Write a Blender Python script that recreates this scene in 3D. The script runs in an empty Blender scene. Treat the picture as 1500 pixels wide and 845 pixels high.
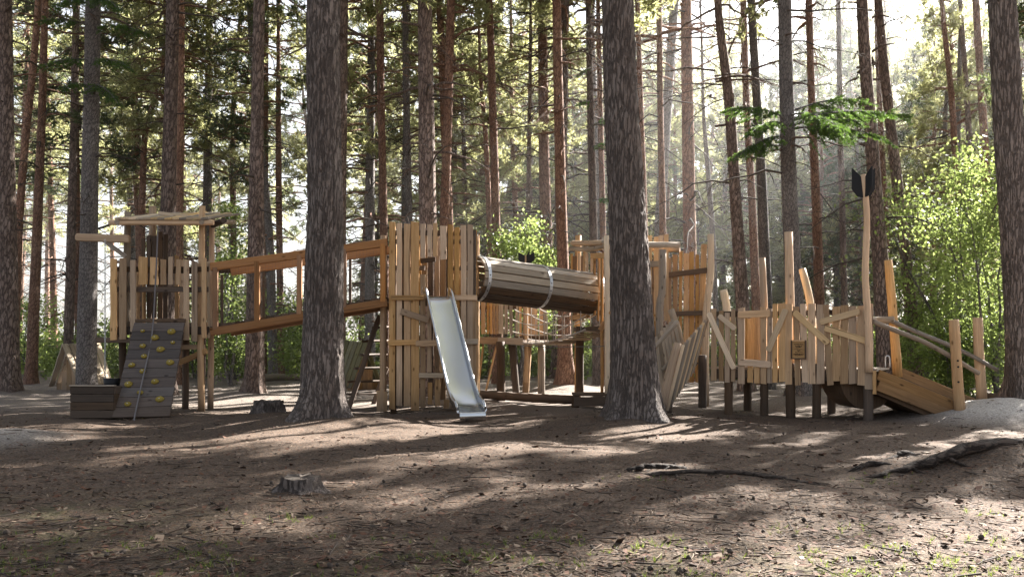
import bpy, math, random
import numpy as np
from mathutils import Vector, Matrix, noise

random.seed(7)
SC = bpy.context.scene
COL = SC.collection
F, HOR, EYE = 1300.0, 500.0, 1.2          # focal length in photo pixels, horizon row, eye height

def X(px, Y): return (px - 750.0) / F * Y
def Z(py, Y): return EYE + (HOR - py) / F * Y
def P(px, py, Y): return Vector((X(px, Y), Y, Z(py, Y)))
def U(w, Y): return w / F * Y               # pixel width -> metres at depth Y

# ------------------------------------------------------------------ materials
def _mat(name):
    m = bpy.data.materials.new(name); m.use_nodes = True
    nt = m.node_tree; nt.nodes.clear()
    out = nt.nodes.new('ShaderNodeOutputMaterial')
    return m, nt, out

def _n(nt, t, **kw):
    n = nt.nodes.new(t)
    for k, v in kw.items():
        if k.startswith('i_'): n.inputs[k[2:].replace('_', ' ')].default_value = v
        else: setattr(n, k, v)
    return n

def ramp(nt, fac, stops):
    r = nt.nodes.new('ShaderNodeValToRGB')
    el = r.color_ramp.elements
    while len(el) > 1: el.remove(el[-1])
    el[0].position = stops[0][0]; el[0].color = (*stops[0][1], 1)
    for p, c in stops[1:]:
        e = el.new(p); e.color = (*c, 1)
    nt.links.new(fac, r.inputs['Fac'])
    return r.outputs['Color']

def mixc(nt, fac, a, b, mode='MIX'):
    m = nt.nodes.new('ShaderNodeMix'); m.data_type = 'RGBA'; m.blend_type = mode
    if isinstance(fac, (int, float)): m.inputs['Factor'].default_value = fac
    else: nt.links.new(fac, m.inputs['Factor'])
    for s, v in (('A', a), ('B', b)):
        sock = [i for i in m.inputs if i.name == s and i.type == 'RGBA'][0]
        if isinstance(v, tuple): sock.default_value = (*v, 1)
        else: nt.links.new(v, sock)
    return [o for o in m.outputs if o.type == 'RGBA'][0]

def math_(nt, op, a, b=None):
    m = nt.nodes.new('ShaderNodeMath'); m.operation = op
    for i, v in enumerate((a, b)):
        if v is None: continue
        if isinstance(v, (int, float)): m.inputs[i].default_value = v
        else: nt.links.new(v, m.inputs[i])
    return m.outputs[0]

def objcoord(nt, scale):
    """object coordinates, shifted per object, scaled"""
    tc = nt.nodes.new('ShaderNodeTexCoord'); oi = nt.nodes.new('ShaderNodeObjectInfo')
    sh = nt.nodes.new('ShaderNodeVectorMath'); sh.operation = 'MULTIPLY_ADD'
    cmb = nt.nodes.new('ShaderNodeCombineXYZ')
    for i in range(3): nt.links.new(oi.outputs['Random'], cmb.inputs[i])
    nt.links.new(cmb.outputs[0], sh.inputs[0]); sh.inputs[1].default_value = (37, 91, 53)
    nt.links.new(tc.outputs['Object'], sh.inputs[2])
    mp = nt.nodes.new('ShaderNodeMapping'); mp.inputs['Scale'].default_value = scale
    nt.links.new(sh.outputs[0], mp.inputs['Vector'])
    return mp.outputs[0], oi.outputs['Random']

def noise_tex(nt, vec, scale, detail=4, rough=.6):
    n = nt.nodes.new('ShaderNodeTexNoise'); n.inputs['Scale'].default_value = scale
    n.inputs['Detail'].default_value = detail; n.inputs['Roughness'].default_value = rough
    nt.links.new(vec, n.inputs['Vector'])
    return n.outputs['Fac']

def principled(nt, out, col, rough=.8, bump=None, bstr=.3, bdist=.01, metal=0, spec=.3):
    b = nt.nodes.new('ShaderNodeBsdfPrincipled')
    if isinstance(col, tuple): b.inputs['Base Color'].default_value = (*col, 1)
    else: nt.links.new(col, b.inputs['Base Color'])
    b.inputs['Roughness'].default_value = rough; b.inputs['Metallic'].default_value = metal
    b.inputs['Specular IOR Level'].default_value = spec
    if bump is not None:
        bn = nt.nodes.new('ShaderNodeBump'); bn.inputs['Strength'].default_value = bstr
        bn.inputs['Distance'].default_value = bdist
        nt.links.new(bump, bn.inputs['Height']); nt.links.new(bn.outputs[0], b.inputs['Normal'])
    nt.links.new(b.outputs[0], out.inputs['Surface'])
    return b

def wood(name, dark, light, weather=.35, grey=(.30, .27, .23)):
    """grain runs along each board's own length (local Z)"""
    m, nt, out = _mat(name)
    v, rnd = objcoord(nt, (1, 1, .055))
    g = noise_tex(nt, v, 42, 5, .65)
    v2, _ = objcoord(nt, (1, 1, .25))
    blot = noise_tex(nt, v2, 6, 3)
    c = ramp(nt, g, [(.25, dark), (.52, tuple((a + b) / 2 for a, b in zip(dark, light))), (.75, light)])
    c = mixc(nt, math_(nt, 'MULTIPLY', blot, weather), c, grey)
    # knots
    vo = nt.nodes.new('ShaderNodeTexVoronoi'); vo.inputs['Scale'].default_value = 3.3
    v3, _ = objcoord(nt, (2.2, 2.2, 1)); nt.links.new(v3, vo.inputs['Vector'])
    kn = ramp(nt, vo.outputs['Distance'], [(.05, (1, 1, 1)), (.16, (0, 0, 0))])
    c = mixc(nt, kn, c, tuple(x * .45 for x in dark))
    # drying splits along the grain, and splashed dirt near the ground
    v4, _ = objcoord(nt, (1, 1, .012)); sp = noise_tex(nt, v4, 34, 2, .5)
    c = mixc(nt, ramp(nt, sp, [(.27, (.85, .85, .85)), (.33, (0, 0, 0))]), c, tuple(x * .3 for x in dark))
    gp = nt.nodes.new('ShaderNodeNewGeometry'); sx = nt.nodes.new('ShaderNodeSeparateXYZ'); nt.links.new(gp.outputs['Position'], sx.inputs[0])
    zz = math_(nt, 'ADD', sx.outputs[2], math_(nt, 'MULTIPLY', blot, .5))
    c = mixc(nt, ramp(nt, zz, [(.18, (.75, .75, .75)), (.72, (0, 0, 0))]), c, (.075, .055, .042))
    # board-to-board variation
    hs = nt.nodes.new('ShaderNodeHueSaturation'); nt.links.new(c, hs.inputs['Color'])
    nt.links.new(math_(nt, 'MULTIPLY_ADD', rnd, .7), hs.inputs['Value'])
    hs.inputs['Value'].links[0].from_node.inputs[2].default_value = .62
    frac = math_(nt, 'FRACT', math_(nt, 'MULTIPLY', rnd, 17.3))
    sm = math_(nt, 'MULTIPLY_ADD', frac, .5); sm.node.inputs[2].default_value = .82
    nt.links.new(sm, hs.inputs['Saturation'])
    principled(nt, out, hs.outputs[0], .78, g, .35, .004)
    return m

def bark(name, deep, plate, tip, scale=9.0, bs=.9, stretch=.22, along=2):
    m, nt, out = _mat(name)
    v, rnd = objcoord(nt, (stretch, 1, 1) if along == 0 else (1, 1, stretch))
    nz = noise_tex(nt, v, scale * 1.6, 5, .7)
    wv = nt.nodes.new('ShaderNodeVectorMath'); wv.operation = 'MULTIPLY_ADD'
    cm = nt.nodes.new('ShaderNodeCombineXYZ')
    for i in range(3): nt.links.new(nz, cm.inputs[i])
    nt.links.new(cm.outputs[0], wv.inputs[0]); wv.inputs[1].default_value = (.12, .12, .12); nt.links.new(v, wv.inputs[2])
    vo = nt.nodes.new('ShaderNodeTexVoronoi'); vo.feature = 'DISTANCE_TO_EDGE'; vo.inputs['Scale'].default_value = scale
    nt.links.new(wv.outputs[0], vo.inputs['Vector'])
    crack = ramp(nt, vo.outputs['Distance'], [(.0, (0, 0, 0)), (.16, (1, 1, 1))])
    v2, _ = objcoord(nt, (1, 1, .6)); big = noise_tex(nt, v2, 2.3, 4)
    fine = noise_tex(nt, v, scale * 5, 4, .7)
    c = mixc(nt, ramp(nt, big, [(.38, (0, 0, 0)), (.62, (1, 1, 1))]), plate, tip)
    c = mixc(nt, math_(nt, 'MULTIPLY', fine, .55), c, deep)
    c = mixc(nt, crack, deep, c)
    hs = nt.nodes.new('ShaderNodeHueSaturation'); nt.links.new(c, hs.inputs['Color'])
    vv = math_(nt, 'MULTIPLY_ADD', rnd, .45); vv.node.inputs[2].default_value = .78
    nt.links.new(vv, hs.inputs['Value'])
    h = math_(nt, 'ADD', math_(nt, 'MULTIPLY', crack, .7), math_(nt, 'MULTIPLY', fine, .5))
    principled(nt, out, hs.outputs[0], .85, h, bs, .03, spec=.25)
    return m

def leaf(name, a, b, trans, tfac=.55, nscale=1.4):
    m, nt, out = _mat(name)
    tc = nt.nodes.new('ShaderNodeTexCoord')
    geo = nt.nodes.new('ShaderNodeNewGeometry')
    n1 = noise_tex(nt, tc.outputs['Object'], nscale, 3)
    f = ramp(nt, n1, [(.35, (0, 0, 0)), (.65, (1, 1, 1))])
    c = mixc(nt, f, a, b)
    ri = geo.outputs['Random Per Island']
    hs = nt.nodes.new('ShaderNodeHueSaturation'); nt.links.new(c, hs.inputs['Color'])
    v = math_(nt, 'MULTIPLY_ADD', ri, .9); v.node.inputs[2].default_value = .55
    nt.links.new(v, hs.inputs['Value'])
    d = nt.nodes.new('ShaderNodeBsdfPrincipled'); d.inputs['Roughness'].default_value = .5
    d.inputs['Specular IOR Level'].default_value = .35
    nt.links.new(hs.outputs[0], d.inputs['Base Color'])
    t = nt.nodes.new('ShaderNodeBsdfTranslucent')
    tcn = mixc(nt, v, (0, 0, 0), trans); nt.links.new(tcn, t.inputs['Color'])
    mx = nt.nodes.new('ShaderNodeMixShader'); mx.inputs[0].default_value = tfac
    nt.links.new(d.outputs[0], mx.inputs[1]); nt.links.new(t.outputs[0], mx.inputs[2])
    nt.links.new(mx.outputs[0], out.inputs['Surface'])
    return m

def plain(name, c, rough=.7, metal=0, ns=30, amt=.35, bs=.15):
    m, nt, out = _mat(name)
    v, rnd = objcoord(nt, (1, 1, 1)); n = noise_tex(nt, v, ns, 4)
    col = mixc(nt, math_(nt, 'MULTIPLY', n, amt), c, tuple(x * .35 for x in c))
    principled(nt, out, col, rough, n, bs, .005, metal)
    return m

def steel_mat():
    m, nt, out = _mat('polished_steel')
    v, _ = objcoord(nt, (1, .02, .02)); n = noise_tex(nt, v, 260, 3)
    v2, _ = objcoord(nt, (1, 1, 1)); n2 = noise_tex(nt, v2, 1.5, 1)
    col = mixc(nt, n2, (.58, .59, .61), (.68, .69, .70))
    b = principled(nt, out, col, .28, None, .06, .002, 1)
    r = math_(nt, 'MULTIPLY_ADD', n2, .06); r.node.inputs[2].default_value = .2
    nt.links.new(r, b.inputs['Roughness'])
    return m

def ground_mat():
    m, nt, out = _mat('forest_floor')
    tc = nt.nodes.new('ShaderNodeTexCoord'); co = tc.outputs['Object']
    big = noise_tex(nt, co, .45, 4); mid = noise_tex(nt, co, 3.2, 6, .7); fine = noise_tex(nt, co, 38, 6, .75)
    base = mixc(nt, ramp(nt, big, [(.40, (0, 0, 0)), (.60, (1, 1, 1))]), (.044, .029, .021), (.120, .084, .062))
    base = mixc(nt, ramp(nt, mid, [(.35, (1, 1, 1)), (.62, (0, 0, 0))]), base, (.030, .020, .015))
    sp = ramp(nt, fine, [(.36, (0, 0, 0)), (.50, (.5, .5, .5)), (.66, (1, 1, 1))])
    base = mixc(nt, .62, base, mixc(nt, sp, (.010, .007, .0055), (.235, .175, .133)), 'MIX')
    # needle-litter flecks
    vo = nt.nodes.new('ShaderNodeTexVoronoi'); vo.inputs['Scale'].default_value = 55
    nt.links.new(co, vo.inputs['Vector'])
    fl = ramp(nt, vo.outputs['Color'], [(.72, (0, 0, 0)), (.80, (1, 1, 1))])
    base = mixc(nt, math_(nt, 'MULTIPLY', fl, .5), base, (.17, .095, .055))
    at = nt.nodes.new('ShaderNodeAttribute'); at.attribute_name = 'tone'
    sep = nt.nodes.new('ShaderNodeSeparateColor'); nt.links.new(at.outputs['Color'], sep.inputs[0])
    sand = mixc(nt, sp, (.26, .23, .205), (.68, .64, .59))
    base = mixc(nt, sep.outputs[0], base, sand)
    moss = mixc(nt, sp, (.025, .032, .012), (.085, .10, .035))
    gm = math_(nt, 'MULTIPLY', sep.outputs[1], ramp(nt, mid, [(.42, (0, 0, 0)), (.6, (1, 1, 1))]))
    base = mixc(nt, gm, base, moss)
    h = math_(nt, 'ADD', math_(nt, 'MULTIPLY', mid, 1.2), math_(nt, 'MULTIPLY', fine, .6))
    principled(nt, out, base, .95, h, .9, .035, spec=.15)
    return m

M = dict(
    tan=wood('weathered_tan_timber', (.36, .215, .115), (.64, .44, .265), .26, (.44, .37, .29)),
    orange=wood('orange_larch_timber', (.30, .165, .075), (.57, .37, .195), .2),
    pale=wood('pale_pine_timber', (.50, .345, .20), (.76, .57, .36), .25, (.46, .40, .33)),
    grey=wood('silvered_timber', (.24, .185, .135), (.48, .39, .30), .5, (.36, .31, .255)),
    brown=wood('brown_ramp_timber', (.17, .092, .045), (.36, .225, .12), .25, (.25, .20, .15)),
    stave=wood('weathered_stave_timber', (.30, .235, .17), (.60, .50, .385), .4, (.42, .38, .33)),
    dark=wood('dark_timber', (.050, .032, .021), (.145, .095, .062), .25, (.11, .092, .078)),  # dark brown timber for the crate and for rear, inner and under parts
    slate=wood('grey_climbing_board', (.052, .041, .036), (.140, .114, .100), .45, (.12, .105, .098)),
    mossy=wood('mossy_board', (.075, .070, .032), (.20, .18, .10), .4, (.16, .16, .12)),
    red=wood('redbrown_beam', (.27, .13, .065), (.47, .26, .135), .25),
    bark_main=bark('furrowed_grey_bark', (.105, .084, .073), (.225, .180, .155), (.30, .25, .222), 20, 1.0, .14),
    bark_brown=bark('brown_pine_bark', (.07, .050, .042), (.245, .175, .14), (.33, .25, .21), 17, .9, .3),
    bark_red=bark('red_pine_bark', (.10, .052, .036), (.32, .175, .115), (.42, .26, .18), 17, .7, .4),
    bark_grey=bark('grey_spruce_bark', (.06, .052, .050), (.21, .185, .17), (.29, .26, .24), 20, .6, .5),
    root=bark('bare_root', (.03, .022, .018), (.105, .078, .062), (.16, .125, .10), 20, 1.0, .14, 0),
    needle=leaf('pine_needles', (.075, .092, .045), (.135, .142, .070), (.60, .60, .28), .55, .5),
    needle_d=leaf('dark_pine_needles', (.042, .060, .036), (.080, .10, .055), (.20, .24, .10), .40, .6),
    spruce=leaf('spruce_needles', (.028, .060, .016), (.055, .105, .025), (.16, .28, .045), .45, .9),
    birch=leaf('light_green_leaves', (.065, .11, .032), (.12, .16, .05), (.38, .47, .14), .5, 1.2),
    shrub=leaf('shrub_leaves', (.05, .085, .026), (.10, .13, .042), (.40, .50, .13), .5, 1.0),
    grass=leaf('grass_blades', (.07, .12, .025), (.14, .16, .05), (.22, .28, .05), .45, .8),
    steel=steel_mat(),
    zinc=plain('galvanised_band', (.62, .63, .64), .45, .8, 20, .3),
    black=plain('black_board', (.012, .012, .014), .6),
    iron=plain('dark_iron', (.05, .05, .055), .5, .7),
    wire=plain('wire', (.16, .16, .15), .5, .5),
    rope=plain('pale_rope', (.50, .46, .42), .9, 0, 120, .5),
    rope_d=plain('grey_rope', (.22, .20, .20), .9, 0, 120, .5),
    hold=plain('yellow_climbing_hold', (.40, .29, .05), .6, 0, 40, .95),
    bolt=plain('steel_bolt', (.55, .55, .55), .35, .9),
    chip=plain('litter_brown', (.075, .046, .032), .9, 0, 9, .7),
    chip_l=plain('litter_pale', (.25, .185, .135), .9, 0, 9, .7),
    chip_r=plain('litter_rust', (.13, .062, .038), .9, 0, 9, .7),
    twig=plain('dead_twig', (.075, .058, .047), .9, 0, 40, .5),
    ink=plain('carved_ink', (.03, .02, .014), .9),
    sawn=wood('sawn_stump_top', (.075, .06, .048), (.16, .135, .11), .5, (.12, .11, .10)),
    ground=ground_mat(),
)

# ------------------------------------------------------------------ object helpers
ORG = {}
def tag(o, label=None, cat=None, group=None, kind=None):
    for k, v in (('label', label), ('category', cat), ('group', group), ('kind', kind)):
        if v: o[k] = v
    return o

def thing(name, loc, label, cat, group=None):
    o = bpy.data.objects.new(name, None); COL.objects.link(o)
    o.location = loc; o.empty_display_size = .2
    ORG[o] = Matrix.Translation(Vector(loc))
    return tag(o, label, cat, group)

def link(name, me, mats, parent=None, mw=None):
    o = bpy.data.objects.new(name, me); COL.objects.link(o)
    for m in (mats if isinstance(mats, (list, tuple)) else [mats]):
        if len(me.materials) < (len(mats) if isinstance(mats, (list, tuple)) else 1): me.materials.append(m)
    mw = mw or Matrix.Identity(4)
    if parent is not None:
        o.parent = parent
        o.matrix_local = ORG[parent].inverted() @ mw
    else:
        o.matrix_world = mw
    ORG[o] = mw
    return o

def mesh(name, verts, faces, smooth=False):
    me = bpy.data.meshes.new(name); me.from_pydata([tuple(v) for v in verts], [], faces); me.update()
    if smooth:
        me.polygons.foreach_set('use_smooth', [True] * len(me.polygons))
    return me

def np_mesh(name, V, Fc, mat_idx=None, smooth=False):
    """V (n,3), Fc list of (m,k) int arrays"""
    me = bpy.data.meshes.new(name)
    me.vertices.add(len(V)); me.vertices.foreach_set('co', np.asarray(V, np.float32).ravel())
    tot = np.concatenate([np.full(len(f), f.shape[1]) for f in Fc]).astype(np.int32)
    loops = np.concatenate([f.ravel() for f in Fc]).astype(np.int32)
    st = np.zeros(len(tot), np.int32); st[1:] = np.cumsum(tot)[:-1]
    me.loops.add(len(loops)); me.loops.foreach_set('vertex_index', loops)
    me.polygons.add(len(tot)); me.polygons.foreach_set('loop_start', st)
    try: me.polygons.foreach_set('loop_total', tot)
    except Exception: pass
    if mat_idx is not None: me.polygons.foreach_set('material_index', np.concatenate(mat_idx).astype(np.int32))
    if smooth: me.polygons.foreach_set('use_smooth', np.ones(len(tot), bool))
    me.update(calc_edges=True); me.validate()
    return me

def frame(p0, p1, face=None):
    """matrix with local Z from p0 to p1 and local Y turned towards 'face'"""
    p0, p1 = Vector(p0), Vector(p1); z = (p1 - p0); L = z.length; z.normalize()
    f = Vector(face) if face is not None else Vector((0, -1, 0))
    y = f - z * f.dot(z)
    if y.length < 1e-4: y = Vector((1, 0, 0)) - z * z.x
    y.normalize(); x = y.cross(z)
    m = Matrix((x, y, z)).transposed().to_4x4(); m.translation = p0
    return m, L

def board(name, mat, parent, p0, p1, w, t, face=(0, -1, 0), wob=.5, end='square', w1=None, bend=0.0):
    """sawn board: thick chamfered plank with uneven edges; w across, t thick"""
    m, L = frame(p0, p1, face)
    n = 7; V = []; Fs = []
    w1 = w if w1 is None else w1
    j = lambda a: (random.random() - .5) * 2 * a * wob
    dx = 0; ch = min(w, t) * .14
    b0 = bend
    zs = [i / (n - 1) * L for i in range(n)]
    if end == 'round': zs = [0, min(.02, L * .05)] + [L * (.1 + .8 * i / 3) for i in range(4)] + [L - min(.02, L * .05), L]; n = len(zs)
    for i, z in enumerate(zs):
        u = z / L; ww = (w + (w1 - w) * u) / 2 * (1 + j(.09)); tt = t / 2
        if end == 'round' and i in (0, n - 1): ww *= .62
        dx = j(w * .07) + b0 * math.sin(u * math.pi) * L
        dt = j(t * .12)
        zz = lambda s: z + (j(w * .12) if i in (0, n - 1) else 0)
        for (a, b) in ((-ww + ch, -tt), (ww - ch, -tt), (ww, -tt + ch), (ww, tt - ch), (ww - ch, tt), (-ww + ch, tt), (-ww, tt - ch), (-ww, -tt + ch)):
            V.append((a + dx, b + dt, z))
    if end == 'square':
        sl0, sl1 = j(.10), j(.14)
        for k in range(8):
            V[k] = (V[k][0], V[k][1], V[k][2] + V[k][0] * sl0 * 2)
            q = (n - 1) * 8 + k; V[q] = (V[q][0], V[q][1], V[q][2] + V[q][0] * sl1 * 2)
    for i in range(n - 1):
        for k in range(8):
            a, b = i * 8 + k, i * 8 + (k + 1) % 8
            Fs.append((a, b, b + 8, a + 8))
    Fs.append(tuple(range(7, -1, -1))); Fs.append(tuple(range((n - 1) * 8, n * 8)))
    return link(name, mesh(name, V, Fs), mat, parent, m)

def log(name, mat, parent, pts, r0, r1=None, sides=14, wob=.05, cap=True):
    """round timber through world points"""
    r1 = r0 if r1 is None else r1
    pts = [Vector(p) for p in pts]
    m, L = frame(pts[0], pts[-1])
    inv = m.inverted(); loc = [inv @ p for p in pts]
    V, Fs = tube(loc, r0, r1, sides, wob, max(8, 4 * (len(loc) - 1)))
    return link(name, mesh(name, V, Fs, False), mat, parent, m) if False else _smooth_link(name, V, Fs, mat, parent, m, sides)

def _smooth_link(name, V, Fs, mat, parent, m, sides):
    me = mesh(name, V, Fs)
    s = [len(p.vertices) == 4 for p in me.polygons]
    me.polygons.foreach_set('use_smooth', s)
    return link(name, me, mat, parent, m)

def spline(pts, n):
    """catmull-rom through pts, n samples"""
    k = len(pts)
    if k == 2: return [pts[0].lerp(pts[1], i / (n - 1)) for i in range(n)]
    out = []
    for i in range(n):
        s = i / (n - 1) * (k - 1); a = min(int(s), k - 2); t = s - a
        p1, p2 = pts[a], pts[a + 1]
        p0 = pts[a - 1] if a > 0 else p1 * 2 - p2
        p3 = pts[a + 2] if a + 2 < k else p2 * 2 - p1
        out.append(.5 * ((2 * p1) + (p2 - p0) * t + (2 * p0 - 5 * p1 + 4 * p2 - p3) * t * t + (3 * p1 - p0 - 3 * p2 + p3) * t ** 3))
    return out

def tube(pts, r0, r1, sides=8, wob=0.0, n=None, base=0):
    pts = [Vector(p) for p in pts]
    if n: pts = spline(pts, n)
    V, Fs = [], []
    up = Vector((0, 0, 1)); N = len(pts); prev = None
    for i, p in enumerate(pts):
        d = (pts[min(i + 1, N - 1)] - pts[max(i - 1, 0)]).normalized()
        if prev is None:
            x = d.cross(Vector((0, 1, 0)) if abs(d.y) < .9 else up).normalized()
        else:
            x = (prev - d * prev.dot(d)).normalized()
        prev = x; y = d.cross(x)
        u = i / (N - 1); r = r0 + (r1 - r0) * u
        for k in range(sides):
            a = 2 * math.pi * k / sides
            rr = r * (1 + wob * (random.random() - .5) * 2)
            V.append(p + x * math.cos(a) * rr + y * math.sin(a) * rr)
    for i in range(N - 1):
        for k in range(sides):
            a, b = base + i * sides + k, base + i * sides + (k + 1) % sides
            Fs.append((a, b, b + sides, a + sides))
    Fs.append(tuple(base + k for k in range(sides - 1, -1, -1)))
    Fs.append(tuple(base + (N - 1) * sides + k for k in range(sides)))
    return V, Fs

class MB:
    """collects tubes and polygons of ONE part"""
    def __init__(s): s.V, s.F = [], []
    def tube(s, pts, r0, r1=None, sides=6, n=None, wob=0):
        v, f = tube(pts, r0, r0 if r1 is None else r1, sides, wob, n, len(s.V)); s.V += v; s.F += f
    def box(s, c, d, M3=None):
        b = len(s.V); hx, hy, hz = d[0] / 2, d[1] / 2, d[2] / 2
        for x in (-hx, hx):
            for y in (-hy, hy):
                for z in (-hz, hz):
                    p = Vector((x, y, z)); p = M3 @ p if M3 else p
                    s.V.append(p + Vector(c))
        for f in ((0, 1, 3, 2), (4, 6, 7, 5), (0, 4, 5, 1), (2, 3, 7, 6), (0, 2, 6, 4), (1, 5, 7, 3)):
            s.F.append(tuple(b + i for i in f))
    def prism(s, poly, depth):
        """poly: list of Vector, extruded by vector depth"""
        b = len(s.V); n = len(poly); d = Vector(depth)
        s.V += [Vector(p) for p in poly] + [Vector(p) + d for p in poly]
        s.F.append(tuple(b + i for i in range(n - 1, -1, -1))); s.F.append(tuple(b + n + i for i in range(n)))
        for i in range(n):
            k = (i + 1) % n; s.F.append((b + i, b + k, b + n + k, b + n + i))
    def ball(s, c, r, sq=(1, 1, 1), rows=6, cols=10, jit=0, M3=None):
        b = len(s.V)
        for i in range(rows + 1):
            th = math.pi * i / rows
            for k in range(cols):
                ph = 2 * math.pi * k / cols; q = r * (1 + jit * (random.random() - .5))
                p = Vector((math.sin(th) * math.cos(ph) * sq[0], math.sin(th) * math.sin(ph) * sq[1], math.cos(th) * sq[2])) * q
                s.V.append((M3 @ p if M3 else p) + Vector(c))
        for i in range(rows):
            for k in range(cols):
                a, d = b + i * cols + k, b + i * cols + (k + 1) % cols
                s.F.append((a, a + cols, d + cols, d))
    def build(s, name, mat, parent=None, smooth=False, org=None):
        o = Vector(org) if org is not None else (ORG[parent].translation if parent is not None else Vector((0, 0, 0)))
        return link(name, mesh(name, [v - o for v in s.V], s.F, smooth), mat, parent, Matrix.Translation(o))

def picket(mat, par, px, top, bot, w, Y, Yb=None, name='picket', t=.03, px2=None, bend=0):
    """upright board given by its photo column, top and bottom rows and depth"""
    Yb = Y if Yb is None else Yb
    return board(name, mat, par, P(px if px2 is None else px2, bot, Yb), P(px, top, Y), U(w, Y), t, (0, -1, 0), bend=bend)

# ------------------------------------------------------------------ the ground
MOUNDS = [  # px, Y, height, radius x, radius y
    (470, 13.0, .13, 1.15, .9), (940, 13.0, .12, 1.2, .9), (12, 20, .12, 1.3, 1), (1475, 13.6, .30, 1.15, 1.0),
    (1520, 8.2, .30, .95, .65), (1330, 8.1, .05, .9, .3), (0, 10.6, .16, .6, .7), (440, 7.1, .06, .6, .5),
    (393, 13.9, .07, .6, .5), (1500, 14.8, .16, 1.2, .9), (1180, 17.6, .14, 1.0, .8), (827, 22, .12, 1.2, .9), (374, 18.9, .12, 1, .8)]
def gh(x, y):
    x = np.asarray(x, float); y = np.asarray(y, float)
    h = .022 * np.sin(x * 1.1 + .6 * np.sin(y * .9)) * np.cos(y * .8 + 1.3) + .014 * np.sin(x * 2.7 + y * 1.9 + 1) + .008 * np.sin(x * 6.1 - y * 4.7)
    for px, Y, a, rx, ry in MOUNDS:
        h = h + a * np.exp(-((x - X(px, Y)) / rx) ** 2 - ((y - Y) / ry) ** 2)
    h = h + np.clip((y - 30) / 60, 0, 1) * .5
    return h

def axis(breaks):
    out = []
    for a, b, s in breaks: out += list(np.arange(a, b, s))
    out.append(breaks[-1][1]); return np.array(out)
def build_ground():
    xs = axis([(-600, -60, 60), (-60, -14, 2), (-14, -7, .25), (-7, 7, .05), (7, 14, .25), (14, 60, 2), (60, 600, 60)])
    ys = axis([(-60, 2, 6), (2, 3.6, .2), (3.6, 11, .05), (11, 16, .09), (16, 32, .4), (32, 70, 3), (70, 900, 80)])
    gx, gy = np.meshgrid(xs, ys)
    h = gh(gx, gy)
    # fine crumble in front
    rng = np.random.default_rng(3)
    amp = np.clip((13 - gy) / 4, 0, 1) * np.clip((9 - np.abs(gx)) / 2, 0, 1)
    r = rng.normal(size=gx.shape)
    sm = (r + np.roll(r, 1, 0) + np.roll(r, -1, 0) + np.roll(r, 1, 1) + np.roll(r, -1, 1)) / 5
    h = h + amp * (.0075 * sm + .010 * np.sin(gx * 9 + 3 * np.sin(gy * 5)) * np.sin(gy * 8 + 2 * np.sin(gx * 4)))
    V = np.stack([gx, gy, h], -1).reshape(-1, 3)
    ny, nx = gx.shape; idx = np.arange(ny * nx).reshape(ny, nx)
    Q = np.stack([idx[:-1, :-1], idx[:-1, 1:], idx[1:, 1:], idx[1:, :-1]], -1).reshape(-1, 4)
    me = np_mesh('ground', V, [Q], smooth=True)
    sand = np.clip(1.6 * np.exp(-((gx - X(1478, 13.4)) / 1.0) ** 2 - ((gy - 13.4) / .9) ** 2), 0, 1)
    sand = np.maximum(sand, np.clip(np.exp(-((gx - X(0, 10.4)) / .5) ** 2 - ((gy - 10.5) / .6) ** 2), 0, 1) * .6)
    sand = np.maximum(sand, .22 * np.clip((gy - 14) / 3, 0, 1))
    moss = np.clip((5.4 - gy) / 1.1, 0, 1) * .2 + .6 * np.exp(-((gx + 3.2) / 1.1) ** 2 - ((gy - 5.8) / .9) ** 2) + .2 * np.exp(-((gx - 1.2) / 2.2) ** 2 - ((gy - 4.6) / .5) ** 2) + .8 * np.clip((gy - 30) / 6, 0, 1)
    col = np.zeros((ny * nx, 4), np.float32); col[:, 0] = sand.ravel(); col[:, 1] = np.clip(moss, 0, 1).ravel(); col[:, 3] = 1
    a = me.color_attributes.new('tone', 'FLOAT_COLOR', 'POINT'); a.data.foreach_set('color', col.ravel())
    o = link('ground', me, M['ground']); tag(o, 'bare brown forest floor of needles and soil', None, None, 'structure')
build_ground()
def G(x, y): return float(gh(x, y))

# ------------------------------------------------------------------ vegetation
def unit(a): return a / (np.linalg.norm(a, axis=-1, keepdims=True) + 1e-9)

def rhombi(C, size, rng, flat=0.0, ax=None):
    n = len(C); a = unit(rng.normal(size=(n, 3)) if ax is None else ax + .5 * rng.normal(size=(n, 3)))
    b = unit(np.cross(a, rng.normal(size=(n, 3)) + np.array([0, 0, flat])))
    s = (size * rng.uniform(.4, 1.5, n))[:, None]
    V = np.stack([C - a * s * .5, C + b * s * .3, C + a * s * .5, C - b * s * .3], 1).reshape(-1, 3)
    Q = np.arange(4 * n).reshape(n, 4)
    return V, Q

def blades(C, D, k, length, width, rng, spread=.9):
    n = len(C)
    C = np.repeat(C, k, 0); D = np.repeat(D, k, 0)
    d = unit(D * .7 + rng.normal(size=(n * k, 3)) * spread)
    w = unit(np.cross(d, rng.normal(size=(n * k, 3)))) * width * .5
    L = (length * rng.uniform(.6, 1.2, n * k))[:, None]
    V = np.stack([C - w, C + w, C + d * L], 1).reshape(-1, 3)
    return V, np.arange(3 * n * k).reshape(-1, 3)

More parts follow.
